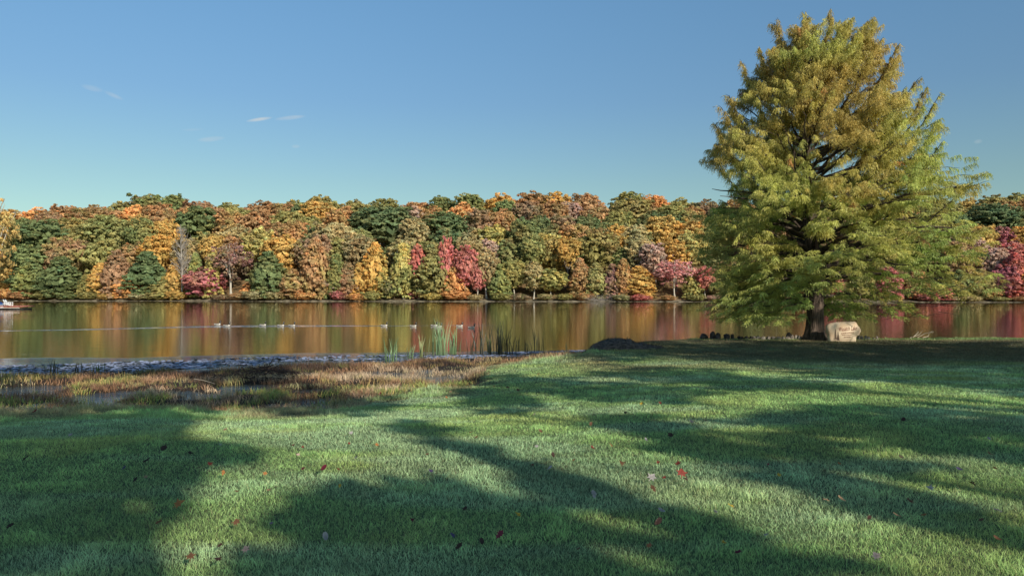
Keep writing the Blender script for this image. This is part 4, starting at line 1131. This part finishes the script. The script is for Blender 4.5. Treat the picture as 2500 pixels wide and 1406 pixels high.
for i, a in enumerate(t):
    w = .99 * (1 - max(0, a) ** 2.4 * .93); hgt = .57 + .18 * max(0, a); top = hgt + .75 * max(0, 1 - abs(a) ** 2.2) + .05
    V += [[a * 2.34, -w, hgt - .12], [a * 2.34, -w, hgt + .03], [a * 2.34, -w * .5, (hgt + top) / 2 + .12], [a * 2.34, 0, top], [a * 2.34, w * .5, (hgt + top) / 2 + .12], [a * 2.34, w, hgt + .03]]
for i in range(n - 1):
    for j in range(5): Fq.append([i * 6 + j, (i + 1) * 6 + j, (i + 1) * 6 + j + 1, i * 6 + j + 1])
link('cover', mesh_np('cover', np.array(V), np.array(Fq)), M_TARP, bt)

# ------------------------------------------------------------------ geese
def goose_mesh():
    prof = [(-.55, .175, .008, .006), (-.50, .17, .05, .02), (-.42, .155, .09, .05), (-.32, .13, .13, .095), (-.18, .10, .165, .135), (0, .08, .18, .15), (.15, .08, .165, .15), (.25, .10, .13, .135),
            (.315, .16, .085, .09), (.335, .23, .053, .055), (.34, .31, .042, .042), (.345, .39, .038, .038), (.355, .445, .042, .044), (.385, .475, .046, .046), (.43, .475, .038, .036), (.465, .465, .022, .02), (.50, .458, .016, .011), (.535, .452, .006, .004)]
    pr = np.array(prof)
    # refine
    tt = np.linspace(0, len(pr) - 1, 44); pr = np.stack([np.interp(tt, np.arange(len(pr)), pr[:, j]) for j in range(4)], 1)
    Tn = np.gradient(pr[:, :2], axis=0); Tn /= np.linalg.norm(Tn, axis=1)[:, None]
    k = 14; th = np.arange(k) / k * 2 * np.pi; V = []; C = []
    for i, (x, z, ry, rz) in enumerate(pr):
        nx, nz = -Tn[i, 1], Tn[i, 0]
        s = tt[i]
        for a in th:
            th_ = 1.9 if s > 8.6 else 1.0
            V.append([x + nx * rz * th_ * math.sin(a), ry * th_ * math.cos(a), (z + nz * rz * th_ * math.sin(a)) * 1.08])
            up = math.sin(a)
            if s < 1.6: c = (.02, .018, .016) if up > -.5 else (.75, .74, .7)
            elif s < 3: c = (.72, .7, .66) if up < .55 else (.03, .028, .025)
            elif s < 7.4: c = (.10, .08, .06) if up > .45 else (.34, .31, .27)
            elif s < 8.7: c = (.72, .66, .58)
            elif s < 12.4: c = (.012, .011, .011)
            elif s < 13.6: c = (.80, .78, .74) if (up < .35) else (.012, .011, .011)
            else: c = (.012, .011, .011)
            C.append(c)
    n = len(pr)
    Fq = [[i * k + j, i * k + (j + 1) % k, (i + 1) * k + (j + 1) % k, (i + 1) * k + j] for i in range(n - 1) for j in range(k)]
    return mesh_np('goose', np.array(V), [np.array(Fq)[:, ::-1]], np.array(C), True)
GM = goose_mesh(); GM.materials.append(M_GOOSE)
GL = ['goose swimming last at the left end of the line', 'goose second from the left end, just ahead of the last goose', 'goose alone third from the left end of the line', 'goose fourth from the left, close behind the fifth',
      'goose fifth from the left, leading the left-hand five', 'goose alone in the wide gap in the middle of the line', 'goose swimming behind the close pair', 'rear goose of the close overlapping pair above the green cattails',
      'front goose of the close overlapping pair above the green cattails', 'goose second from the front of the line', 'leading goose at the right end of the line, above the dark reeds']
for i, (px, py) in enumerate([(531, 793), (554, 796.5), (642, 795), (686, 796), (713, 796), (938, 796), (1009, 797), (1060, 796), (1071, 799), (1122, 797), (1151, 801)]):
    D = (CAMZ - ZW) * F / (py - HY); p = at(px, py, D)
    o = link('goose', GM, None, None, (p.x, p.y, ZW - .015)); o.scale = (.58,) * 3; o.rotation_euler = (0, 0, random.uniform(-.15, .15))
    tag(o, GL[i], 'goose', 'geese swimming in a line across the lake')

# ------------------------------------------------------------------ fallen leaves on the lawn
def leaf_mesh(seed, kind):
    rng = np.random.default_rng(seed)
    if kind == 'maple':
        pts = [(0, -1), (.12, -.35), (.75, -.55), (.5, -.1), (1.0, .25), (.5, .3), (.35, .55), (0, 1.05), (-.35, .55), (-.5, .3), (-1.0, .25), (-.5, -.1), (-.75, -.55), (-.12, -.35)]
    elif kind == 'oval':
        pts = [(math.sin(a) * .55 * (1 + .1 * math.cos(3 * a)), -math.cos(a)) for a in np.linspace(0, 2 * math.pi, 14, endpoint=False)]
    else:
        pts = [(0, -1), (.2, -.6), (.42, -.55), (.25, -.2), (.6, -.05), (.35, .2), (.5, .5), (.22, .6), (0, 1), (-.22, .6), (-.5, .5), (-.35, .2), (-.6, -.05), (-.25, -.2), (-.42, -.55), (-.2, -.6)]
    P = np.array(pts, float); n = len(P)
    R1 = P; R2 = P * .5
    V2 = np.concatenate([R1, R2, [[0, 0]]])
    cu = rng.uniform(.15, .55); cv = rng.uniform(-.1, .35)
    Z = cu * V2[:, 0] ** 2 + cv * V2[:, 1] ** 2 + rng.normal(0, .05, len(V2)) + .12 * V2[:, 0] * rng.uniform(-1, 1)
    V = np.column_stack([V2 * [1 - cu * .25, 1], Z])
    Fq = [[j, (j + 1) % n, n + (j + 1) % n, n + j] for j in range(n)]; Ft = [[n + j, n + (j + 1) % n, 2 * n] for j in range(n)]
    C = np.concatenate([np.full(n, 1.0), np.full(n, .85), [.7]])[:, None] * np.ones((1, 3)) * rng.uniform(.85, 1.15, (2 * n + 1, 1))
    V2_ = V; me = mesh_np('leaf', V2_, [np.array(Fq), np.array(Ft)], C)
    return me
M_FALLEN2 = mat_leaf('fallen_leaf_tinted', use_obj=True, trans=.12, gloss=.02)
LM = [leaf_mesh(600 + i, k) for i, k in enumerate(['maple', 'maple', 'oval', 'maple', 'oak', 'oval'])]
for m in LM: m.materials.append(M_FALLEN2)
LC = {'red': (.23, .05, .035), 'maroon': (.16, .025, .04), 'brown': (.17, .085, .045), 'dark brown': (.075, .042, .03), 'tan': (.42, .27, .15), 'orange': (.42, .18, .06), 'yellow': (.58, .38, .05), 'whitish': (.42, .38, .36), 'pink': (.55, .38, .32), 'purple': (.14, .10, .19)}
LV = """513 1152 red 16;545 1175 orange 17;400 1115 dark brown 26;357 1145 dark brown 24;740 1163 maroon 19;790 1164 maroon 21;826 1165 red 12;577 1220 brown 13;657 1219 tan 14;435 1255 orange 30;830 1208 yellow 13;387 1300 brown 20;392 1290 yellow 9;577 1302 brown 22;662 1302 purple 12;465 1390 brown 26;532 1399 dark brown 24;537 1362 dark brown 18;600 1372 pink 22;795 1342 whitish 22;1005 1295 maroon 18;1105 1337 purple 24;1220 1335 maroon 28;1177 1350 dark brown 18;1120 1365 dark brown 24;1135 1265 dark brown 16;537 1101 whitish 11;172 1077 whitish 13;550 1062 tan 12;857 1071 whitish 12;870 1136 whitish 15;728 1128 pink 11;717 1102 red 12;740 1107 red 9;852 1098 red 9;920 1102 orange 12;1150 1070 red 14;1163 1082 brown 10;1043 1127 brown 10;302 1162 purple 14;355 1185 tan 12;647 1176 orange 13;465 1125 dark brown 17;330 1195 dark brown 18;1052 1170 purple 16;25 1310 dark brown 26;62 1137 dark brown 22;1265 1285 yellow 22;1450 1229 whitish 25;1591 1189 whitish 25;1664 1178 red 29;1656 1152 red 17;1517 1151 brown 20;1622 1186 red 11;1675 1192 dark brown 14;1595 1217 brown 22;1607 1147 red 11;1902 1181 yellow 13;1875 1152 maroon 8;2050 1152 orange 11;1785 1262 yellow 18;1747 1274 pink 15;1615 1272 whitish 17;1607 1302 dark brown 22;1870 1331 whitish 14;1802 1377 maroon 20;1767 1352 yellow 15;1585 1365 brown 18;1412 1369 brown 14;2017 1242 tan 16;2055 1242 tan 20;2222 1251 brown 22;2256 1285 orange 16;2190 1287 tan 18;2122 1292 dark brown 16;2272 1215 whitish 20;2375 1205 dark brown 22;2430 1165 brown 18;2342 1165 purple 14;2435 1272 pink 20;2395 1300 brown 16;2435 1345 brown 18;2140 1390 pink 24;1688 1043 pink 14;1304 1025 pink 12;1526 1020 dark brown 12;1722 1039 dark brown 11;1442 1050 brown 12;1320 1067 brown 11;1447 1111 red 13;1492 1103 orange 11;1350 1130 dark brown 14;1310 1106 whitish 11;1577 1090 whitish 13;1637 1080 dark brown 20;1612 996 red 10;1567 997 yellow 12;1522 955 red 9;1265 962 brown 12;1315 920 orange 12;2205 1040 dark brown 16;2415 1087 whitish 12;2417 1128 red 13;2200 1134 tan 13;1342 1165 whitish 17;1401 1140 orange 11;1300 1152 brown 9;85 1015 red 12;150 1000 orange 12;927 970 red 10;1090 980 orange 10;1240 955 red 10;1205 950 red 9;1100 965 tan 9"""
LEAVES = []
for it in LV.split(';'):
    p = it.split(); LEAVES.append((float(p[0]), float(p[1]), ' '.join(p[2:-1]), float(p[-1])))
def ray_ground(px, py):
    D = 3.0
    d = np.array([(px - CX) / F, 1.0, (HY - py) / F])
    while D < 60:
        z = CAMZ + d[2] * D
        if z <= float(ground_z(d[0] * D, D)): break
        D += .05
    return d[0] * D, D
def leafzone(px, py):
    band = 'near the camera' if py > 1225 else ('midway across the lawn' if py > 1060 else 'far up the lawn')
    side = 'left' if px < 850 else ('centre' if px < 1700 else 'right')
    return band, side
cl = defaultdict(list)
for L in LEAVES: cl[(L[2], leafzone(L[0], L[1]))].append(L)
for v in cl.values(): v.sort()
for i, L in enumerate(LEAVES):
    px, py, c, w = L
    x, y = ray_ground(px, py)
    s = w / F * y / 2 * 1.14
    o = link('fallen_leaf', LM[(i * 5 + int(px)) % 6], None, None, (x, y, float(ground_z(x, y)) + .066 + .25 * s))
    o.scale = (s, s, s); o.rotation_euler = (random.uniform(.12, .68), random.uniform(-.45, .45), random.uniform(-1.0, 1.0) + (math.pi if i % 3 == 0 else 0) * 0)
    b = LC[c]; v = random.uniform(.85, 1.2); o.color = (b[0] * v, b[1] * v, b[2] * v, 0)
    band, side = leafzone(px, py); same = cl[(c, (band, side))]
    k = same.index(L) + 1
    w_ = '' if len(same) == 1 else (f', {ordw(k)} from the left')
    tag(o, f"{c} leaf on the grass {band}, {side}{w_}", 'leaf', 'fallen leaves on the lawn')

# ------------------------------------------------------------------ shade trees behind the camera: their crowns throw the lawn shadows
DARK = [
 ([(1480, 850), (1700, 843), (1860, 838), (2060, 843), (2300, 836), (2500, 846), (2700, 850), (2700, 990), (2500, 968), (2250, 940), (1950, 908), (1850, 893), (1700, 868), (1400, 870)], .92),
 ([(1430, 905), (1600, 898), (1800, 915), (2080, 938), (1800, 952), (1560, 930)], .75),
 ([(1110, 922), (1250, 915), (1450, 935), (1750, 962), (1760, 982), (1500, 985), (1200, 948)], .72),
 ([(1080, 965), (1230, 950), (1340, 985), (1310, 1008), (1180, 1002)], .8),
 ([(1850, 1005), (2100, 990), (2500, 1008), (2700, 1020), (2700, 1180), (2500, 1138), (2300, 1112), (2050, 1072), (1880, 1035)], .85),
 ([(1440, 1022), (1560, 1012), (1700, 1060), (1950, 1130), (2250, 1220), (2500, 1300), (2700, 1350), (2700, 1400), (2500, 1345), (2200, 1275), (2000, 1225), (1750, 1135), (1560, 1085)], .82),
 ([(1640, 1040), (1850, 1020), (2080, 1085), (2300, 1150), (2200, 1170), (1900, 1110)], .45),
 ([(930, 1038), (1010, 1024), (1150, 1088), (1300, 1132), (1440, 1172), (1300, 1176), (1180, 1126), (1060, 1092)], .8),
 ([(630, 1300), (700, 1225), (840, 1188), (1000, 1172), (1150, 1172), (1250, 1148), (1400, 1170), (1550, 1208), (1750, 1266), (2000, 1348), (2260, 1440), (2400, 1700), (440, 1700), (570, 1420), (630, 1300)], .90),
 ([(-300, 1035), (150, 1008), (420, 1002), (500, 1030), (330, 1058), (560, 1068), (620, 1100), (520, 1132), (440, 1200), (350, 1300), (260, 1420), (150, 1700), (-600, 1700)], .92),
 ([(-100, 965), (200, 978), (400, 962), (700, 962), (1000, 985), (850, 1010), (600, 1002), (420, 1005), (100, 990), (-100, 1005)], .8),
 ([(470, 895), (640, 882), (720, 910), (620, 950), (480, 935)], .6),
 ([(1395, 872), (1420, 848), (1500, 818), (1560, 838), (1650, 850), (1620, 872)], .95),
]
def inpoly(px, py, poly):
    r = np.zeros(len(px), bool); n = len(poly)
    for i in range(n):
        x1, y1 = poly[i]; x2, y2 = poly[(i + 1) % n]
        c = ((y1 > py) != (y2 > py)) & (px < (x2 - x1) * (py - y1) / (y2 - y1 + 1e-9) + x1)
        r ^= c
    return r
rng = np.random.default_rng(33)
NS = 110000
gx = rng.uniform(-22, 30, NS); gy = rng.uniform(2.6, 35, NS)
gz = ground_z(gx, gy)
pxx = CX + gx / gy * F; pyy = HY + (CAMZ - gz) / gy * F
prob = np.zeros(NS)
jx = (fbm(gx * 1.2, gy * 1.2, 0, 81) - .5) * 60; jy = (fbm(gx * 1.2, gy * 1.2, 0, 82) - .5) * 22
jx = jx + (vnoise(gx * 4.5, gy * 4.5, 0, 84) - .5) * 50; jy = jy + (vnoise(gx * 4.5, gy * 4.5, 0, 85) - .5) * 26
for poly, dens in DARK:
    prob = np.maximum(prob, inpoly(pxx + jx, pyy + jy, poly) * dens)
# ragged, leafy breaks
hole = fbm(gx * 1.6, gy * 1.6, 0, 83)
prob *= np.where(hole > .66, .35, 1.0)
AREA = 52 * 32.4; per = NS / AREA
want = 30.0
keep = rng.uniform(size=NS) < prob * want / per
gx, gy, gz = gx[keep], gy[keep], gz[keep]
U = SUN_AZ; Vv = np.array([-U[1], U[0]])     # lateral axis
lat = gx * Vv[0] + gy * Vv[1]
s0 = 15.0
tau = s0 - (gx * U[0] + gy * U[1]) + rng.uniform(-3, 3, len(gx))
Q = np.stack([gx + U[0] * tau, gy + U[1] * tau, gz + tau * math.tan(SUN_EL)], 1)
print('shade leaves', len(Q), 'lat', lat.min(), lat.max(), 'z', Q[:, 2].min(), Q[:, 2].max())
nb = int(math.ceil((lat.max() - lat.min()) / 6.5)); edges = np.linspace(lat.min() - .01, lat.max() + .01, nb + 1)
for i in range(nb):
    m = (lat >= edges[i]) & (lat < edges[i + 1])
    if m.sum() < 40: continue
    q = Q[m]; lc = (edges[i] + edges[i + 1]) / 2
    base = np.array([U[0] * (s0 + 2) + Vv[0] * lc, U[1] * (s0 + 2) + Vv[1] * lc]); bz = float(ground_z(base[0], base[1]))
    root = tag(empty('shade_tree', (base[0], base[1], bz)), f'{ordw(i + 1)} leafy tree from the left in the row behind the camera shading the lawn', 'tree', 'shade trees behind the camera')
    P = q - np.array([base[0], base[1], bz])
    nn = rand_dirs(len(P), rng) * .6 + np.array([U[0], U[1], .4]) * .6; nn /= np.linalg.norm(nn, axis=1)[:, None]
    col = np.tile(np.array([.07, .09, .03]), (len(P), 1)) * rng.uniform(.7, 1.3, (len(P), 1))
    V, Fq, C = leaf_quads(P, nn, .30, rng, col)
    link('crown', mesh_np('crown', V, Fq, C), M_SHADE, root)
    mb = MB(); top = max(5.0, float(np.percentile(P[:, 2], 85)))
    zz = np.linspace(-.2, top, 7); mb.tube(np.column_stack([.1 * np.sin(zz), .1 * np.cos(zz * .7), zz]), np.linspace(.2, .05, 7), 7)
    for j in range(14):
        e = P[rng.integers(0, len(P))]; z0 = max(2.0, min(e[2] - 1.5, top * .8)); t = np.linspace(0, 1, 5)[:, None]
        mb.tube(np.array([0, 0, z0]) + (e - np.array([0, 0, z0])) * t + np.array([0, 0, .4]) * np.sin(np.pi * t), np.linspace(.06, .012, 5), 5)
    mb.build('trunk', M_BARK, root)

# ------------------------------------------------------------------ sky, sun, camera
world = bpy.data.worlds.new('World'); scene.world = world; world.use_nodes = True
nt = world.node_tree; nt.nodes.clear()
out = nt.nodes.new('ShaderNodeOutputWorld'); bg = nt.nodes.new('ShaderNodeBackground')
sky = nt.nodes.new('ShaderNodeTexSky'); sky.sky_type = 'NISHITA'; sky.sun_disc = False
sky.sun_elevation = SUN_EL; sky.sun_rotation = math.atan2(SUN_AZ[0], SUN_AZ[1])
sky.air_density = 1.0; sky.dust_density = .6; sky.ozone_density = 1.6; sky.altitude = 200
tcw = nt.nodes.new('ShaderNodeTexCoord')
# a few thin wisps of cirrus, as directions on the sky
def wisp_nodes():
    sp = nt.nodes.new('ShaderNodeSeparateXYZ'); nt.links.new(tcw.outputs['Generated'], sp.inputs[0])
    def m(op, a, b=None, clamp=False):
        n = nt.nodes.new('ShaderNodeMath'); n.operation = op; n.use_clamp = clamp
        for i, s in enumerate((a, b)):
            if s is None: continue
            if isinstance(s, (int, float)): n.inputs[i].default_value = s
            else: nt.links.new(s, n.inputs[i])
        return n.outputs[0]
    ysafe = m('MAXIMUM', sp.outputs[1], .05)
    u = m('DIVIDE', sp.outputs[0], ysafe); v = m('DIVIDE', sp.outputs[2], ysafe)
    nz = nt.nodes.new('ShaderNodeTexNoise'); nz.inputs['Scale'].default_value = 60; nz.inputs['Detail'].default_value = 6
    mp = nt.nodes.new('ShaderNodeMapping'); mp.inputs['Scale'].default_value = (.5, 1, 2.2)
    nt.links.new(tcw.outputs['Generated'], mp.inputs['Vector']); nt.links.new(mp.outputs[0], nz.inputs['Vector'])
    tot = None
    for (px, py, L, w, ang, st) in [(633, 292, 34, 5, 8, .9), (708, 288, 40, 6, 6, .6), (515, 340, 36, 7, 5, .55), (225, 216, 30, 8, -14, .28), (278, 234, 28, 6, -24, .3), (560, 150, 60, 10, 5, 0.0), (2388, 346, 12, 6, 10, .3), (722, 358, 12, 5, 0, .25), (470, 317, 30, 4, 3, .12)]:
        cu, cv = (px - CX) / F, (HY - py) / F; ca, sa = math.cos(math.radians(ang)), math.sin(math.radians(ang))
        du = m('SUBTRACT', u, cu); dv = m('SUBTRACT', v, cv)
        a = m('ADD', m('MULTIPLY', du, ca), m('MULTIPLY', dv, sa)); b = m('SUBTRACT', m('MULTIPLY', dv, ca), m('MULTIPLY', du, sa))
        a = m('DIVIDE', a, L / F); b = m('DIVIDE', b, w / F)
        r = m('SUBTRACT', 1.0, m('ADD', m('MULTIPLY', a, a), m('MULTIPLY', b, b)), True)
        r = m('MULTIPLY', r, st); tot = r if tot is None else m('ADD', tot, r)
    return m('MULTIPLY', tot, m('MULTIPLY', nz.outputs['Fac'], 1.3), True)
wf = wisp_nodes()
tint = nt.nodes.new('ShaderNodeMix'); tint.data_type = 'RGBA'; tint.blend_type = 'MULTIPLY'; tint.inputs[0].default_value = 1
nt.links.new(sky.outputs[0], tint.inputs[6]); 
spz = nt.nodes.new('ShaderNodeSeparateXYZ'); nt.links.new(tcw.outputs['Generated'], spz.inputs[0])
rz_ = nt.nodes.new('ShaderNodeValToRGB'); nt.links.new(spz.outputs[2], rz_.inputs[0])
els = rz_.color_ramp.elements
els[0].position = .10; els[0].color = (.82, .96, .84, 1); els[1].position = .36; els[1].color = (.93, 1.24, 1.31, 1)
e_ = els.new(.14); e_.color = (.83, .97, .87, 1)
e_ = els.new(.24); e_.color = (.83, 1.03, 1.08, 1)
e_ = els.new(1.0); e_.color = (.8, 1.0, 1.0, 1)
nt.links.new(rz_.outputs[0], tint.inputs[7])
mxw = nt.nodes.new('ShaderNodeMix'); mxw.data_type = 'RGBA'
SKYS = .10
nt.links.new(wf, mxw.inputs[0]); nt.links.new(tint.outputs[2], mxw.inputs[6]); mxw.inputs[7].default_value = (.62 / SKYS, .66 / SKYS, .66 / SKYS, 1)
nt.links.new(mxw.outputs[2], bg.inputs['Color']); bg.inputs['Strength'].default_value = SKYS
nt.links.new(bg.outputs[0], out.inputs['Surface'])

sl = bpy.data.lights.new('sun', 'SUN'); sl.energy = 5.0; sl.angle = math.radians(.53); sl.color = (1.0, .93, .79)
so = bpy.data.objects.new('sun', sl); COL.objects.link(so)
ld = Vector((-SUN_AZ[0] * math.cos(SUN_EL), -SUN_AZ[1] * math.cos(SUN_EL), -math.sin(SUN_EL)))
so.rotation_euler = ld.to_track_quat('-Z', 'Y').to_euler(); so.location = (40, -60, 60)

cam = bpy.data.cameras.new('camera'); co = bpy.data.objects.new('camera', cam); COL.objects.link(co)
co.location = (0, 0, CAMZ); co.rotation_euler = (math.pi / 2, 0, 0)
cam.sensor_width = 36; cam.lens = 36 * F / 2500.0; cam.shift_y = (HY - 703.0) / 2500.0
cam.clip_end = 3000; cam.clip_start = .1
scene.camera = co
scene.view_settings.view_transform = 'Standard'; scene.view_settings.look = 'None'; scene.view_settings.exposure = 0; scene.view_settings.gamma = 1
scene.cycles.max_bounces = 6; scene.cycles.diffuse_bounces = 4; scene.cycles.glossy_bounces = 3; scene.cycles.transmission_bounces = 2
scene.cycles.use_denoising = True
